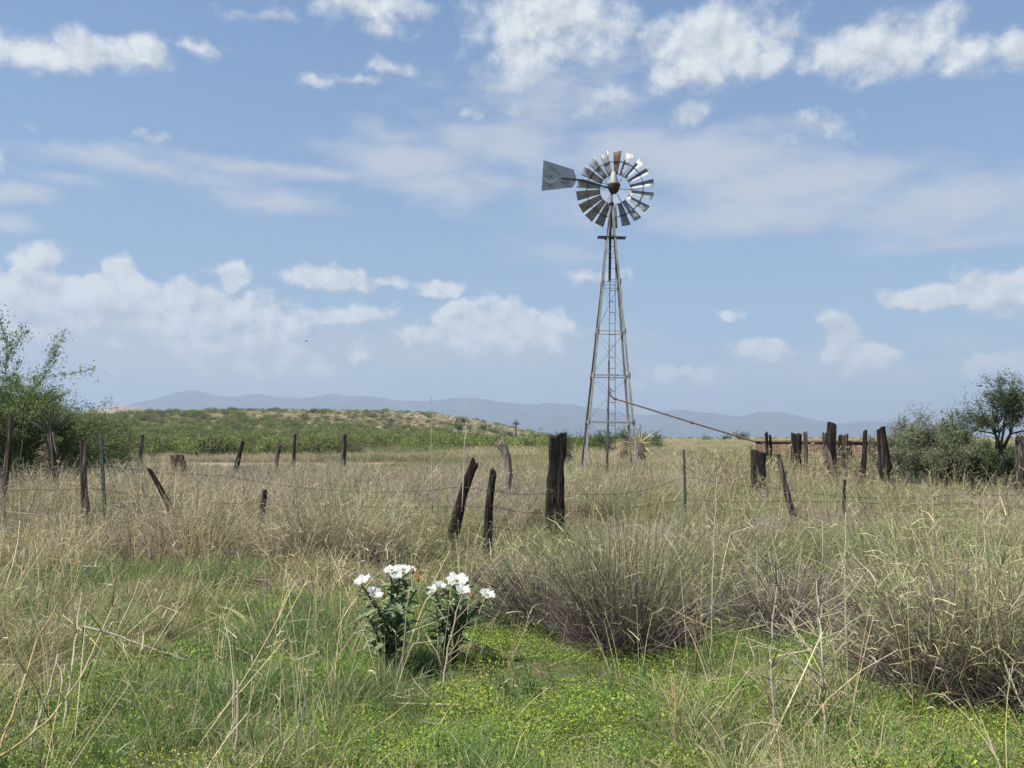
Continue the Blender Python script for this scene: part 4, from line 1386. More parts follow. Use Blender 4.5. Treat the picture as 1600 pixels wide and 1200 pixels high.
# ------------------------------------------------------------------ prickly poppies
def petal_patch(rng, c, n, size, tilt):
    """one open flower: six crumpled petals round a cup axis n"""
    n = Vector(n).normalized(); u = n.orthogonal().normalized(); v = n.cross(u)
    V, Fc, C = [], [], []
    a0 = rng.uniform(0, 6.28)
    for k in range(6):
        a = a0 + k * PI / 3
        d = u * math.cos(a) + v * math.sin(a); e = n.cross(d)
        b = len(V)
        NR, NC = 7, 10
        ph = rng.uniform(0, 6.28, 3)
        for i in range(NR):
            s = i / (NR - 1)
            el = tilt * 1.15 * (1 - .35 * s)
            out = d * math.cos(el) + n * math.sin(el)
            wdt = size * 1.35 * (.22 + .78 * math.sin(PI * (.12 + .52 * s)))
            for j in range(NC):
                q = j / (NC - 1) - .5
                cr = .13 * size * s * (math.sin(9 * q + ph[0] + 3 * s) + .8 * math.sin(17 * q + ph[1] + 5 * s))
                rag = size * s * (.09 * math.sin(13 * q + ph[2]) + .05 * math.sin(29 * q + ph[0]))
                p = Vector(c) + out * (size * s * (1 - .16 * (2 * q) ** 2 * s) + rag) + e * (q * wdt) + n * (cr + .10 * size * abs(2 * q) ** 2)
                V.append(tuple(p)); C.append((.66, .67, .65) if s > .2 else (.55, .58, .40))
        for i in range(NR - 1):
            for j in range(NC - 1):
                q = b + i * NC + j
                Fc.append([q, q + 1, q + NC + 1, q + NC])
    return V, Fc, C


def lobed_leaf(rng, p, d, L, c):
    """spiny deeply lobed leaf, folded along the midrib"""
    d = Vector(d).normalized()
    s = d.cross(Vector((0, 0, 1))); s = s.normalized() if s.length > .1 else Vector((1, 0, 0))
    nn = s.cross(d)
    prof = [(.0, .03), (.14, .10), (.20, .055), (.34, .17), (.40, .08), (.55, .21), (.61, .09), (.74, .17), (.80, .07), (.90, .09), (1, .0)]
    V, Fc = [], []
    fold = rng.uniform(.25, .7); dr = rng.uniform(.0, .35)
    for t_, w_ in prof:
        m = Vector(p) + d * L * t_ - Vector((0, 0, dr * L * t_ * t_))
        V += [tuple(m), tuple(m + s * w_ * L + nn * w_ * L * fold + d * L * .03), tuple(m - s * w_ * L + nn * w_ * L * fold + d * L * .03)]
    for i in range(len(prof) - 1):
        b = i * 3
        Fc += [[b, b + 3, b + 4, b + 1], [b, b + 2, b + 5, b + 3]]
    return V, Fc, [c] * len(V)


def make_poppy(bpx, d, tips, flowers, buds, lab, seed, nleaf=21):
    rng = np.random.default_rng(seed)
    base = G(bpx[0], bpx[1], d)
    root = empty('prickly_poppy', base)
    tag(root, lab, 'flowering plant', 'white prickly poppies')
    stem = MB(); leaves = MB()
    LG = [(.17, .225, .12), (.215, .28, .15), (.13, .175, .09), (.26, .32, .18)]
    for tx, ty, td in tips:
        tp_ = P(tx, ty, td) - base
        tp_ = Vector((tp_.x, tp_.y, tp_.z))
        b0 = Vector((rng.uniform(-.05, .05), rng.uniform(-.04, .04), -.02))
        mid = b0.lerp(tp_, .5) + Vector((rng.uniform(-.03, .03), 0, .05)) - Vector((tp_.x * .18, tp_.y * .18, 0))
        path = [b0, b0.lerp(mid, .5), mid, mid.lerp(tp_, .55) + Vector((0, 0, .01)), tp_]
        stem.tube(path, [.010, .009, .008, .007, .006], 6, (.10, .14, .085))
        m = nleaf
        for k in range(m):
            s = rng.uniform(.16, 1.0) ** .8
            i = min(int(s * 4), 3); f = s * 4 - i
            p = path[i].lerp(path[i + 1], f)
            a = rng.uniform(0, 2 * PI); el = rng.uniform(-.1, .9)
            dv = (math.cos(a) * math.cos(el), math.sin(a) * math.cos(el), math.sin(el))
            L = rng.uniform(.09, .17) * (1 if s < .9 else .7)
            c = pick(rng, LG, 1, .2)[0] if s > .3 or rng.random() < .6 else np.array((.16, .13, .08))
            leaves.add(*lobed_leaf(rng, p, dv, L, tuple(c)))
    stem.build('stem', M_LEAF, root, smooth=True)
    leaves.build('foliage', M_LEAF, root)
    for fx, fy, fd, size, nx, nz_, tl in flowers:
        c = P(fx, fy, fd) - base
        mb = MB().add(*petal_patch(rng, c, (nx, -.35, nz_), size, tl))
        fl = mb.build('flower', M_PETAL, root, smooth=True)
        cn = Vector((nx, -.35, nz_)).normalized()
        m2 = MB()
        for _ in range(40):
            r_ = Vector((rng.normal(), rng.normal(), rng.normal())) * .35 + cn
            r_.normalize()
            m2.tube([c, c + r_ * size * rng.uniform(.22, .36)], .0018, 4, (.62, .45, .04))
        m2.build('stamens', M_LEAF, fl)
    for fx, fy, fd, col in buds:
        c = P(fx, fy, fd) - base
        m2 = MB(); m2.lathe([(0, -.018), (.008, -.011), (.010, .0), (.007, .014), (0, .020)], 8, col)
        for k in range(5):
            a = k * 1.26
            m2.tube([Vector((0, 0, .01)), Vector((.02 * math.cos(a), .02 * math.sin(a), .03))], .002, 4, col)
        b_ = m2.build('bud', M_LEAF, root, smooth=True); b_.location = c
    CLEAR.append((base.x, base.y, .16))


d1, d2 = 5.55, 5.75
make_poppy((612, 1062), d1, [(568, 918, d1 - .1), (584, 936, d1 - .2), (612, 902, d1), (626, 900, d1 + .1), (640, 906, d1 + .05), (652, 920, d1 - .05), (600, 955, d1 - .22), (634, 950, d1 - .2), (575, 965, d1)],
           [(568, 912, d1 - .12, .058, -.25, .9, .75), (583, 931, d1 - .24, .055, .45, .8, .75), (612, 893, d1, .050, -.1, 1, .45), (630, 892, d1 + .1, .052, .1, 1, .4), (619, 904, d1 - .05, .045, .1, .9, .9), (641, 891, d1 + .12, .04, .2, 1, .3)],
           [(645, 893, d1 + .02, (.42, .16, .03)), (653, 905, d1 - .06, (.45, .17, .03)), (562, 928, d1 - .1, (.25, .22, .05)), (600, 930, d1 - .2, (.28, .16, .06)), (640, 912, d1 - .1, (.14, .2, .06))],
           'left white prickly poppy with the flower cluster on top and open blooms on its left', 91)
make_poppy((702, 1040), d2, [(680, 926, d2 - .1), (715, 912, d2), (722, 928, d2 - .15), (762, 934, d2), (700, 940, d2 - .2), (735, 950, d2 - .1), (690, 965, d2 - .15)],
           [(676, 924, d2 - .1, .046, -.4, .9, .5), (687, 917, d2 - .08, .042, .3, .9, .6), (714, 910, d2 - .02, .075, .05, 1, .45), (722, 926, d2 - .18, .052, .15, .7, .8), (761, 931, d2, .052, .25, .9, .5)],
           [(737, 932, d2 - .1, (.35, .2, .08)), (700, 926, d2 - .1, (.14, .2, .06))],
           'right white prickly poppy with one large bloom and a lone flower out to its right', 92, 18)


# ------------------------------------------------------------------ dry stalks in the foreground
def stalk(pts, r, lab, branches=0, seed=0, col=(.46, .39, .26), blen=.18, knots=True, spread=1.0):
    rnd = random.Random(seed)
    K = [P(*q) for q in pts]
    o_ = K[0].copy()
    o_.z = max(min(o_.z, .0), -.3) if K[0].z < .25 else K[0].z
    mb = MB()
    full = []
    for i in range(len(K) - 1):
        for j in range(4): full.append(K[i].lerp(K[i + 1], j / 4) + Vector((rnd.gauss(0, r * .5), rnd.gauss(0, r * .5), rnd.gauss(0, r * .3))))
    full.append(K[-1])
    if full[0].z < .3: full.insert(0, Vector((full[0].x, full[0].y, -.03)))
    n = len(full)
    rad = [r * (1 - .55 * i / (n - 1)) for i in range(n)]
    if knots:
        for i in range(2, n - 1, 4): rad[i] *= 1.35
    base = full[0].copy()
    full = [p - base for p in full]
    mb.tube(full, rad, 7, col)
    for k in range(branches):
        i = rnd.randint(max(1, n // 3), n - 1)
        p = full[i]
        d = Vector((rnd.gauss(0, .55) * spread, rnd.gauss(0, .4), rnd.uniform(.55, 1.0))).normalized()
        L = blen * rnd.uniform(.5, 1.3)
        q1 = p + d * L * .5; d2_ = (d + Vector((rnd.gauss(0, .35), rnd.gauss(0, .3), rnd.gauss(0, .3)))).normalized(); q2 = q1 + d2_ * L * .5
        mb.tube([p, q1, q2], [r * .5, r * .38, r * .2], 5, col)
        if rnd.random() < .7:
            d3 = (d + Vector((rnd.gauss(0, .7), rnd.gauss(0, .4), rnd.gauss(0, .5)))).normalized()
            mb.tube([q1, q1 + d3 * L * .4], [r * .32, r * .18], 4, col)
    ob = mb.build('dry_stalk', M_LEAF, None, smooth=True, loc=base)
    tag(ob, lab, 'dry stalk', 'dead weed and grass stalks in the foreground')


GREYST = (.33, .29, .235)
stalk([(369, 1205, 3.9), (371, 1130, 3.95), (371, 1062, 4.0)], .0105, 'thick upright snapped culm at the bottom left of centre', 0, 1, (.36, .30, .19), .2)
stalk([(424, 1210, 3.85), (445, 1170, 3.85), (466, 1134, 3.85)], .0085, 'short pale snapped stalk tilted right at the bottom, beside the thick culm', 0, 2, (.46, .40, .28))
stalk([(-10, 1188, 3.9), (40, 1155, 3.9), (80, 1122, 3.95), (125, 1060, 4.1), (152, 1005, 4.3), (185, 930, 4.6)], .0065, 'long straw stem bending up from the bottom left corner', 4, 3, (.47, .38, .21), .25)
stalk([(50, 1150, 4.1), (72, 1090, 4.2), (90, 1022, 4.3)], .0065, 'pale stem leaning right above the bottom left corner', 0, 4, (.46, .41, .31))
stalk([(4, 1160, 4.0), (30, 1085, 4.2), (58, 1000, 4.5), (90, 940, 4.8)], .006, 'golden stem leaning right at the left edge', 5, 5, (.46, .35, .17), .22)
stalk([(100, 1130, 4.4), (112, 1050, 4.5), (119, 990, 4.7), (128, 925, 4.9)], .006, 'thin upright pale stem near the left edge', 3, 6, (.48, .42, .29), .2)
stalk([(130, 978, 6.0), (190, 995, 5.9), (250, 1018, 5.8), (305, 1036, 5.7)], .009, 'grey twig lying slanted across the left grass', 3, 7, GREYST, .12)
stalk([(690, 1085, 5.1), (696, 1040, 5.15), (706, 985, 5.2), (722, 930, 5.25)], .0075, 'forked pale dead weed standing in front of the right poppy', 9, 8, (.42, .35, .25), .22, spread=1.3)
stalk([(625, 1075, 5.2), (632, 1000, 5.2), (640, 920, 5.2)], .0055, 'thin pale stem in front of the left poppy', 2, 9, (.44, .38, .28))
stalk([(1213, 1175, 4.3), (1207, 1085, 4.4), (1204, 1000, 4.5), (1215, 890, 4.7)], .0070, 'branched grey dead weed at the right foreground, leftmost of two', 20, 10, GREYST, .32, spread=1.7)
stalk([(1290, 1165, 4.3), (1287, 1080, 4.4), (1283, 1000, 4.5), (1278, 930, 4.7)], .0075, 'branched pale dead weed at the right foreground, with long forked arms', 22, 11, (.44, .39, .30), .34, spread=1.7)
stalk([(1262, 1150, 4.5), (1275, 1080, 4.5), (1268, 1060, 4.5), (1230, 1030, 4.5)], .006, 'bent pale stem curling left at the right foreground', 1, 12, (.48, .43, .34))
stalk([(1110, 1070, 5.6), (1113, 940, 5.6), (1117, 800, 5.7), (1120, 745, 5.75)], .0050, 'very tall thin pale culm right of the largest clump', 1, 13, (.48, .42, .29))
stalk([(1325, 1120, 5.0), (1322, 1000, 5.0), (1320, 880, 5.1), (1322, 800, 5.2)], .005, 'tall thin pale culm at the right foreground', 2, 14, (.45, .40, .29))
stalk([(1055, 1190, 4.2), (1056, 1120, 4.2), (1052, 1030, 4.25)], .0065, 'yellow brown stem at the bottom right of centre', 7, 15, (.42, .32, .15), .12)
stalk([(1088, 1030, 5.4), (1086, 985, 5.4), (1083, 962, 5.4)], .007, 'small rusty brown seed spike in front of the largest clump', 12, 16, (.30, .18, .08), .05)
stalk([(722, 800, 7.0), (726, 700, 7.0), (729, 655, 7.0), (733, 608, 7.0)], .0042, 'tall white stem rising above the skyline left of the lone yucca', 0, 17, (.58, .53, .43))
stalk([(676, 800, 7.6), (674, 700, 7.6), (675, 640, 7.6), (674, 612, 7.6)], .0036, 'faint thin stem reaching the skyline on the rise', 0, 18, (.52, .46, .34))
stalk([(1640, 1170, 4.4), (1590, 1090, 4.5), (1560, 1010, 4.7), (1552, 930, 4.9)], .006, 'straw stem arching in from the right edge', 6, 19, (.46, .40, .28), .2)
stalk([(1196, 1180, 4.4), (1150, 1200, 4.3)][::-1] + [(1270, 1120, 4.6), (1330, 1060, 4.9)], .004, 'thin dry stem slanting across the right foreground', 3, 20, (.45, .37, .24), .14)


# ------------------------------------------------------------------ birds
def make_bird(c, s, lab, flip=1):
    root = empty('bird', c)
    tag(root, lab, 'bird', 'flying birds')
    b = MB(); n = 10
    prof = [(-.52, .012), (-.42, .06), (-.2, .12), (.05, .15), (.28, .12), (.40, .085), (.47, .075), (.53, .05), (.60, .012)]
    V, Fc = [], []
    for x, r in prof:
        for k in range(n):
            a = 2 * PI * k / n
            V.append((x * s * flip, math.cos(a) * r * s * .9, math.sin(a) * r * s + (.05 * s if x > .35 else 0)))
    for i in range(len(prof) - 1):
        for k in range(n):
            k2 = (k + 1) % n
            Fc.append([i * n + k, i * n + k2, (i + 1) * n + k2, (i + 1) * n + k])
    b.add(V, Fc)
    b.tube([(.58 * s * flip, 0, .05 * s), (.68 * s * flip, 0, .035 * s)], [.025 * s, .004 * s], 6)
    b.add([(-.48 * s * flip, -.05 * s, 0), (-.48 * s * flip, .05 * s, 0), (-.95 * s * flip, .10 * s, -.05 * s), (-.98 * s * flip, 0, -.06 * s), (-.95 * s * flip, -.10 * s, -.05 * s)], [[0, 1, 2, 3, 4]])
    b.build('body', M_BIRD, root, smooth=True)
    for sy in (-1, 1):
        w_ = MB()
        pts = [(.25, .08, .08), (.20, .45, .22), (.02, .85, .20), (-.25, 1.05, .12), (-.28, .75, .12), (-.22, .40, .12), (-.15, .08, .06)]
        up_ = [(x * s * flip, y * s * sy, z * s) for x, y, z in pts]
        lo = [(x, y, z - .012) for x, y, z in up_]
        k = len(pts)
        w_.add(up_ + lo, [list(range(k)), list(range(2 * k - 1, k - 1, -1))] + [[i, (i + 1) % k, k + (i + 1) % k, k + i] for i in range(k)])
        w_.build('wing', M_BIRD, root)


make_bird(P(1531, 603, 18.0), .10, 'small dark bird flying just left of the slender tree at right', 1)
make_bird(P(479, 533, 40.0), .12, 'tiny far bird in the pale sky above the left part of the rise', 1)

# ------------------------------------------------------------------ ground vegetation (stuff)
KS = 8
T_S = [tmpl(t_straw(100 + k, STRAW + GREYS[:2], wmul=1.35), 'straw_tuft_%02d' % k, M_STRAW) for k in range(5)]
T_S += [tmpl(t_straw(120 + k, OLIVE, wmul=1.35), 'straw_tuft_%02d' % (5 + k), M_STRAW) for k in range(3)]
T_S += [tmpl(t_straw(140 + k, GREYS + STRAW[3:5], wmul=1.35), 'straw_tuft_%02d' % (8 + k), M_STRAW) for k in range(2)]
T_F = [tmpl(t_straw(200 + k, STRAW + GREYS, 46, 18, 3.0, .28, 3), 'far_tuft_%02d' % k, M_STRAW) for k in range(3)]
T_F += [tmpl(t_straw(210 + k, OLIVE, 46, 18, 3.0, .28, 3), 'far_tuft_%02d' % (3 + k), M_STRAW) for k in range(2)]
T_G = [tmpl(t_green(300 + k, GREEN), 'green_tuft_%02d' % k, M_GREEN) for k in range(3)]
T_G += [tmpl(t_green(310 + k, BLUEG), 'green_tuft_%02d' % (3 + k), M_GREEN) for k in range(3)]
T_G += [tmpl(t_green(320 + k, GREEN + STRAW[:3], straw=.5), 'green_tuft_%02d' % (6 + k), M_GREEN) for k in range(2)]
T_M = [tmpl(t_mat(400 + k), 'cover_patch_%02d' % k, M_MAT) for k in range(4)]
SCRUBC = [(.15, .195, .05), (.175, .215, .062), (.125, .165, .045), (.20, .22, .08)]
T_B = [tmpl(t_shrub(500 + k, SCRUBC), 'scrub_bush_%02d' % k, M_SCRUB) for k in range(4)]
T_B += [tmpl(t_shrub(510 + k, [(.07, .085, .035), (.09, .10, .045), (.12, .115, .06)], 900, leaf=.09), 'scrub_bush_%02d' % (4 + k), M_SCRUB) for k in range(2)]


def sel(x, y, sc=2.2, seed=7):
    """0 straw, 1 olive, 2 grey by patches"""
    v = fbm(x / sc, y / sc, seed, 3) + rng0.normal(0, .08, len(x))
    side = np.clip((x + 1.5) / 5, -.12, .10) + .10 * np.clip((13 - y) / 4, 0, 1) * (x > -1.5)
    i = np.where(v + side > .57, rng0.integers(5, 8, len(x)), np.where(v < .40, rng0.integers(8, 10, len(x)), rng0.integers(0, 5, len(x))))
    return i


# tall dry grass, 5 to 24 m
def grass_h(x, y):
    t = np.clip((800 + F_PX * x / y - 820) / 160, 0, 1)
    pxe = 800 + F_PX * x / y
    tl = np.clip((640 - pxe) / 60, 0, 1) * (1 - .75 * np.exp(-((pxe - 402) / 40) ** 2) * (y < 11.8))
    hl = np.interp(y, [8.5, 10, 12.2, 14, 17, 24], [.36, .33, .40, .66, .66, .60])
    hl = hl * (1 - tl) + np.interp(y, [8.5, 10, 12, 14, 17, 24], [.56, .66, .74, .80, .74, .60]) * tl
    hr = np.interp(y, [5, 7, 9, 13, 14.5, 20, 24], [.58, .55, .46, .40, .46, .48, .54])
    return hl * (1 - t) + hr * t


x, y = sample(21, 5.2, 24)
gaps = fbm(x / 1.1, y / 1.1, 55, 3)
k = (y > tall_edge(x) + rng0.normal(0, .28, len(x))) & keep(x, y) & (soil_patch(x, y) > 1.0) & (gaps + rng0.normal(0, .06, len(x)) > .45) & (rng0.random(len(x)) < np.interp(y, [5, 12, 24], [1, .95, .6]))
x, y = x[k], y[k]
s = grass_h(x, y) * (1 + .9 * (fbm(x / 1.7, y / 1.7, 23, 3) - .5)) * rng0.uniform(.8, 1.2, len(x))
sw = np.maximum(s, .62) * 1.05
put('tall_dry_grass', x, y, sw, sel(x, y), T_S, 'tall dry straw and olive grass across the middle of the field', .17, s / sw)
# long single straws standing above the rest
x, y = sample(3.2, 6.5, 26)
k = (y > tall_edge(x)) & (rng0.random(len(x)) < np.where(800 + F_PX * x / y < 680, 1, .68)) & keep(x, y) & (soil_patch(x, y) > 1.0)
x, y = x[k], y[k]
T_L = [tmpl(t_straw(700 + q, STRAW + GREYS, 5, 8, 1.75, .20), 'loose_straw_%02d' % q, M_STRAW) for q in range(5)]
put('standing_straw', x, y, rng0.uniform(.7, 1.1, len(x)) * np.interp(y, [6, 12, 14, 26], [.78, .74, .9, .85]), rng0.integers(0, 5, len(x)), T_L, 'long single dry stems standing above the field grass', .22)

# ragged bunches with dark bases through the field
def t_bunch(seed, cols, n=150, rad=.20):
    rng = np.random.default_rng(seed)
    mb = MB()
    for m, l0, l1, dk, ln in ((n, .5, 1.08, 0, .45), (int(n * .6), .15, .45, 1, .8)):
        a = rng.uniform(0, 2 * PI, m); q = np.sqrt(rng.random(m))
        rt = np.stack([q * rad * np.cos(a), q * rad * np.sin(a), np.full(m, -.02)], 1)
        c = pick(rng, PURP if dk else cols, m, .28)
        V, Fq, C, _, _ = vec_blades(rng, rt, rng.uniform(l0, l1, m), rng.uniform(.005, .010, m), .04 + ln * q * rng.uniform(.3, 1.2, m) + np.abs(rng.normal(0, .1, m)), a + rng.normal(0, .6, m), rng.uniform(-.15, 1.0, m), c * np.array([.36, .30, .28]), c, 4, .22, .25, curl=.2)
        mb.add(V, Fq, C)
    return mb


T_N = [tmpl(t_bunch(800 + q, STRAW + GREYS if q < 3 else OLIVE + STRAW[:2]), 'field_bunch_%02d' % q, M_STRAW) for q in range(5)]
x, y = sample(1.0, 7.5, 30)
k = (y > tall_edge(x) + .5) & keep(x, y) & (soil_patch(x, y) > 1.0) & (fbm(x / 2.6, y / 2.6, 91, 3) + rng0.normal(0, .06, len(x)) > .44)
x, y = x[k], y[k]
s = np.clip(grass_h(x, y) * 1.34, .42, 1.0) * rng0.uniform(.85, 1.25, len(x))
put('field_bunches', x, y, s * 1.1, np.where(rng0.random(len(x)) < np.clip(.25 + .08 * x, .1, .6), rng0.integers(3, 5, len(x)), rng0.integers(0, 3, len(x))), T_N, 'ragged dry bunches with dark bases through the field grass', .12)

# same, 24 to 48 m
x, y = sample(7.0, 24, 48)
k = keep(x, y) & (soil_patch(x, y) > 1.0)
x, y = x[k], y[k]
leftfar = np.clip((-.06 * y - x + 1) / 4, 0, 1)
s = (.60 + .4 * (fbm(x / 3, y / 3, 24, 3) - .5)) * rng0.uniform(.75, 1.15, len(x)) * (1 - .42 * leftfar) * (1 + .75 * (x > 5.5) * (y < 28.5))
i = np.where(fbm(x / 5, y / 5, 8, 3) + rng0.normal(0, .08, len(x)) > .56, rng0.integers(3, 5, len(x)), rng0.integers(0, 3, len(x)))
put('far_dry_grass', x, y, s, i, T_F, 'dry grass around the windmill and the tank', .14)

# 48 to 230 m, thinning out
x, y = sample(1.9, 48, 120)
k = (soil_patch(x, y) > 1.0)
x, y = x[k], y[k]
leftfar = np.clip((-.05 * y - x + 1) / 4, 0, 1) * (y < 70)
s = (1.0 + .4 * (fbm(x / 8, y / 8, 25, 3) - .5)) * rng0.uniform(.8, 1.15, len(x)) * (1 - .4 * leftfar)
i = np.where(fbm(x / 9, y / 9, 8, 3) + rng0.normal(0, .08, len(x)) > .55, rng0.integers(3, 5, len(x)), rng0.integers(0, 3, len(x)))
put('plain_grass', x, y, s, i, T_F, 'dry grass on the plain behind the windmill', .12, np.full(len(x), .8))
x, y = sample(.62, 120, 330)
s = rng0.uniform(1.6, 2.4, len(x)) * (1 - .35 * (gz(x, y) > .8))
i = rng0.integers(0, 5, len(x))
put('distant_grass', x, y, s, i, T_F, 'distant dry grass on the plain and the rise', .12, np.full(len(x), .42))

# scrub band and the scrub on the rise
x, y = sample(.30, 56, 262)
pxe = 800 + F_PX * x / y
edge = np.interp(pxe, [-400, 120, 420, 560, 700, 860, 1000, 1060], [56, 57, 60, 68, 74, 72, 66, 75])
dn = np.interp(pxe, [-400, 500, 700, 880, 960, 1030], [1, 1, .9, .7, .6, 0])
lim = np.interp(pxe, [-400, 350, 440, 600, 760, 900, 1000], [268, 262, 215, 186, 160, 130, 110])
k = (y > edge + rng0.normal(0, 2, len(x))) & (rng0.random(len(x)) < dn * np.interp(y, [56, 110, 200, 262], [1, .75, .42, .3])) & (fbm(x / 9, y / 9, 61, 3) > .34) & (y < lim + rng0.normal(0, 9, len(x)))
x, y = x[k], y[k]
s = rng0.uniform(1.2, 2.0, len(x)) * np.clip(.8 + .4 * fbm(x / 14, y / 14, 63, 2), .6, 1.3)
put('mesquite_scrub', x, y, s, rng0.integers(0, 5, len(x)), T_B, 'bright green desert scrub in a band in front of the rise', .08, rng0.uniform(.75, 1.1, len(x)))
x, y = sample(.085, 165, 420)
k = (gz(x, y) > .7) & (fbm(x / 16, y / 16, 66, 3) + rng0.normal(0, .10, len(x)) > np.interp(800 + F_PX * x / y, [300, 420, 800], [.46, .50, .53]))
x, y = x[k], y[k]
put('hill_scrub', x, y, rng0.uniform(.7, 1.7, len(x)), rng0.integers(1, 6, len(x)), T_B, 'scattered low bushes over the rise', .08, rng0.uniform(.6, .95, len(x)))
# far low tree line on the plain at right
x = rng0.uniform(-100, 900, 700); y = rng0.uniform(330, 1500, 700)
k = (x > .02 * y)
x, y = x[k], y[k]
put('plain_scrub', x, y, rng0.uniform(1.2, 2.6, len(x)), rng0.integers(1, 6, len(x)), T_B, 'low dark scrub far out on the plain', .05, rng0.uniform(.6, .9, len(x)))

# rocks on the slope
def t_rock(seed):
    rng = np.random.default_rng(seed)
    bm = bmesh.new(); bmesh.ops.create_icosphere(bm, subdivisions=2, radius=.5)
    V = np.array([tuple(v.co) for v in bm.verts]); Fq = np.array([[v.index for v in f.verts] for f in bm.faces]); bm.free()
    for _ in range(7):
        nn = rng.standard_normal(3); nn /= np.linalg.norm(nn)
        dd = V @ nn - .30
        V = V - np.clip(dd, 0, None)[:, None] * nn * .85
    return MB().add(V * np.array([1.2, .9, .75]), Fq)


T_R = [tmpl(t_rock(600 + k), 'rock_%02d' % k, M_ROCK) for k in range(4)]
x, y = sample(.16, 165, 330)
pxe = 800 + F_PX * x / y
k = (gz(x, y) > .9) & (fbm(x / 12, y / 12, 71, 3) + .14 * np.clip((pxe - 500) / 250, -1, 1) + rng0.normal(0, .06, len(x)) > .56) & (pxe < 860)
x, y = x[k], y[k]
put('hillside_rocks', x, y, rng0.uniform(.35, 1.2, len(x)), rng0.integers(0, 4, len(x)), T_R, 'pale rocks strewn over the slope of the rise', .5)

# green foreground
x, y = sample(66, 3.0, 9.8, .64, 1.2)
k = (y < tall_edge(x) + .9) & (soil_patch(x, y) > 1.05)
x, y = x[k], y[k]
pn = fbm(x / .8, y / .8, 81, 3)
cover = np.where(x > .2, .50, .60)
isg = pn + rng0.normal(0, .07, len(x)) > np.where(x > -.3, .415, .34)
x, y, pn = x[isg], y[isg], pn[isg]
hgt = np.clip(.75 + .6 * (fbm(x / 1.1, y / 1.1, 82, 3) - .5) * 2, .45, 1.5) * np.interp(x, [-1.9, -1.2, .2], [1.25, .9, .95])
mixv = fbm(x / 1.5, y / 1.5, 83, 3) + rng0.normal(0, .08, len(x))
i = np.where(mixv > .56, rng0.integers(3, 6, len(x)), np.where(mixv < np.where(x > 0, .38, .44), rng0.integers(6, 8, len(x)), rng0.integers(0, 3, len(x))))
put('green_grass', x, y, hgt * rng0.uniform(.7, 1.2, len(x)), i, T_G, 'short green grass in the foreground', .15)
# upright weeds with small leaves up their stems
def t_weed(seed):
    rng = np.random.default_rng(seed)
    mb = MB()
    for _ in range(7):
        b0 = np.array([*rng.normal(0, .05, 2), 0.]); d = np.array([*rng.normal(0, .3, 2), 1.]); L = rng.uniform(.09, .22)
        c = pick(rng, [(.16, .25, .06), (.12, .21, .06), (.20, .26, .08)], 1)[0]
        mb.tube([tuple(b0), tuple(b0 + d * L * .5), tuple(b0 + d * L + np.array([*rng.normal(0, .015, 2), 0]))], [.0022, .0018, .001], 4, tuple(c * .8))
        m = 16
        t_ = rng.uniform(.15, 1, m)
        p = b0 + d * L * t_[:, None] + rng.normal(0, .012, (m, 3))
        Q, Fq, C = leaf_quads(rng, p, rng.uniform(.018, .036, m) * (1.15 - .5 * t_), rng.standard_normal((m, 3)) * .6 + np.array([0, 0, .9]), np.tile(c, (m, 1)) * rng.uniform(.8, 1.2, (m, 1)), .42)
        mb.add(Q, Fq, C)
    return mb


T_W = [tmpl(t_weed(900 + k), 'weed_%02d' % k, M_GREEN) for k in range(4)]
x, y = sample(9, 3.0, 8.6, .64, 1.0)
k = (y < tall_edge(x) + .3) & (fbm(x / .7, y / .7, 95, 3) + rng0.normal(0, .05, len(x)) > .50)
x, y = x[k], y[k]
put('green_weeds', x, y, rng0.uniform(.6, 1.3, len(x)), rng0.integers(0, 4, len(x)), T_W, 'small leafy weeds among the short grass', .15)
# fallen dead straw lying on the ground
def t_litter(seed):
    rng = np.random.default_rng(seed); n = 26
    rt = np.stack([rng.normal(0, .14, n), rng.normal(0, .14, n), rng.uniform(.005, .05, n)], 1)
    c = pick(rng, STRAW + GREYS, n, .25) * .8
    V, Fq, C, _, _ = vec_blades(rng, rt, rng.uniform(.06, .3, n), rng.uniform(.003, .006, n), rng.uniform(1.35, 1.6, n), rng.uniform(0, 2 * PI, n), rng.uniform(-.2, .2, n), c, c, 3, .4, .15)
    return MB().add(V, Fq, C)


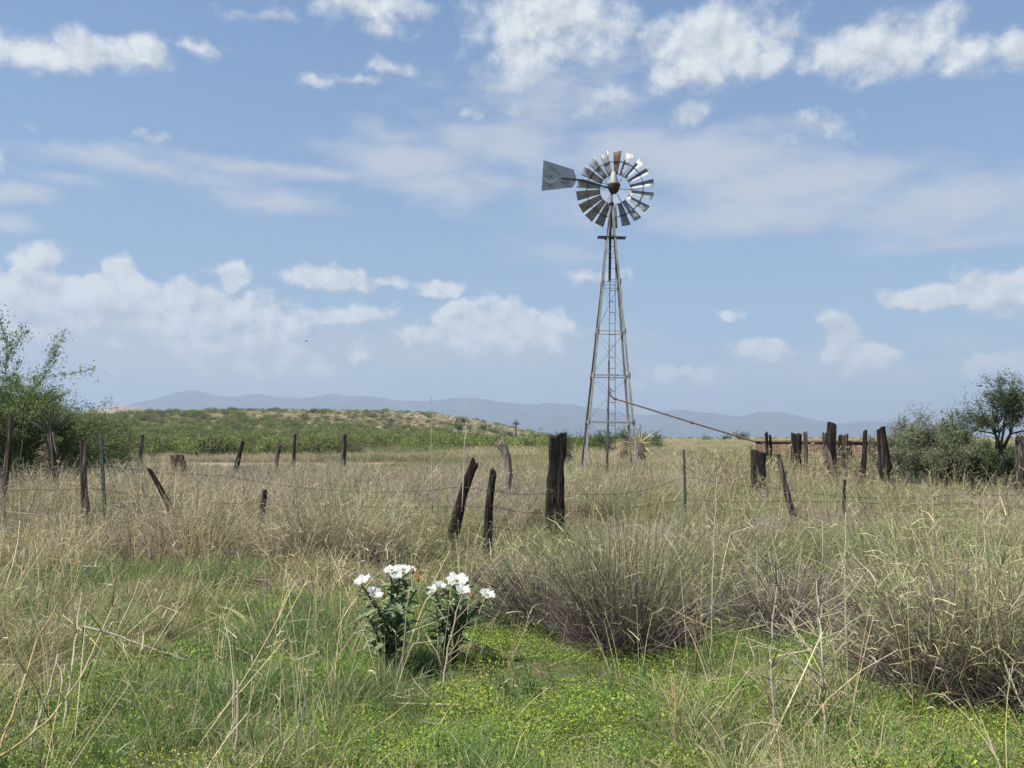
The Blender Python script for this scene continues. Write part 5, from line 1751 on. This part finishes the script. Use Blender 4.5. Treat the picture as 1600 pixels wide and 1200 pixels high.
T_T = [tmpl(t_litter(950 + k), 'straw_litter_%02d' % k, M_STRAW) for k in range(3)]
x, y = sample(9, 3.0, 9.5, .64, 1.0)
k = (fbm(x / .9, y / .9, 97, 3) + rng0.normal(0, .05, len(x)) > .48) | (soil_patch(x, y) < 1.1)
x, y = x[k], y[k]
put('straw_litter', x, y, rng0.uniform(.7, 1.3, len(x)), rng0.integers(0, 3, len(x)), T_T, 'fallen dead straw lying among the green', .08)
x, y = sample(75, 3.0, 8.2, .64, 1.0)
dn = np.interp(x, [-3, -1.2, -.4, .3, 1, 4], [.35, .55, .7, .9, .9, .9])
k = (y < tall_edge(x) + .2) & (rng0.random(len(x)) < dn) & (soil_patch(x, y) > 1.0) & (fbm(x / .6, y / .6, 85, 3) > .36)
x, y = x[k], y[k]
put('ground_cover', x, y, rng0.uniform(.8, 1.5, len(x)), rng0.integers(0, 4, len(x)), T_M, 'bright yellow green low herbs carpeting the foreground', .1, rng0.uniform(.8, 1.6, len(x)))
# loose straw stems standing in the green
x, y = sample(9.0, 3.4, 9.8, .64, 1.0)
dn = np.interp(x, [-4, -2, -.8, .5, 2, 4], [1, .9, .6, .2, .25, .4]) * np.interp(y, [3.6, 5, 7, 9], [.4, .55, .8, 1])
k = (y < tall_edge(x) + .6) & (rng0.random(len(x)) < dn) & keep(x, y)
x, y = x[k], y[k]
put('loose_straw', x, y, rng0.uniform(.45, .85, len(x)), rng0.integers(0, 5, len(x)), T_L, 'loose dry stems standing in the green grass', .3)

# ------------------------------------------------------------------ haze
def make_haze():
    x0, x1, y0, y1, z0, z1 = -9100, 9100, -400, 8000, -8, 385
    V = [(x, y, z) for z in (z0, z1) for x, y in ((x0, y0), (x1, y0), (x1, y1), (x0, y1))]
    m, t, out = mat_new('haze_air')
    pv = t.new('ShaderNodeVolumePrincipled')
    pv.inputs['Color'].default_value = (.575, .70, .86, 1)
    pv.inputs['Density'].default_value = HAZE
    pv.inputs['Anisotropy'].default_value = 0.1
    t.put(out.inputs['Volume'], pv.outputs[0])
    o = MB().add(V, [[0, 3, 2, 1], [4, 5, 6, 7], [0, 1, 5, 4], [1, 2, 6, 5], [2, 3, 7, 6], [3, 0, 4, 7]]).build('haze', m)
    tag(o, 'pale summer haze over the plain', None, None, 'stuff')


HAZE = 2.25e-4
make_haze()
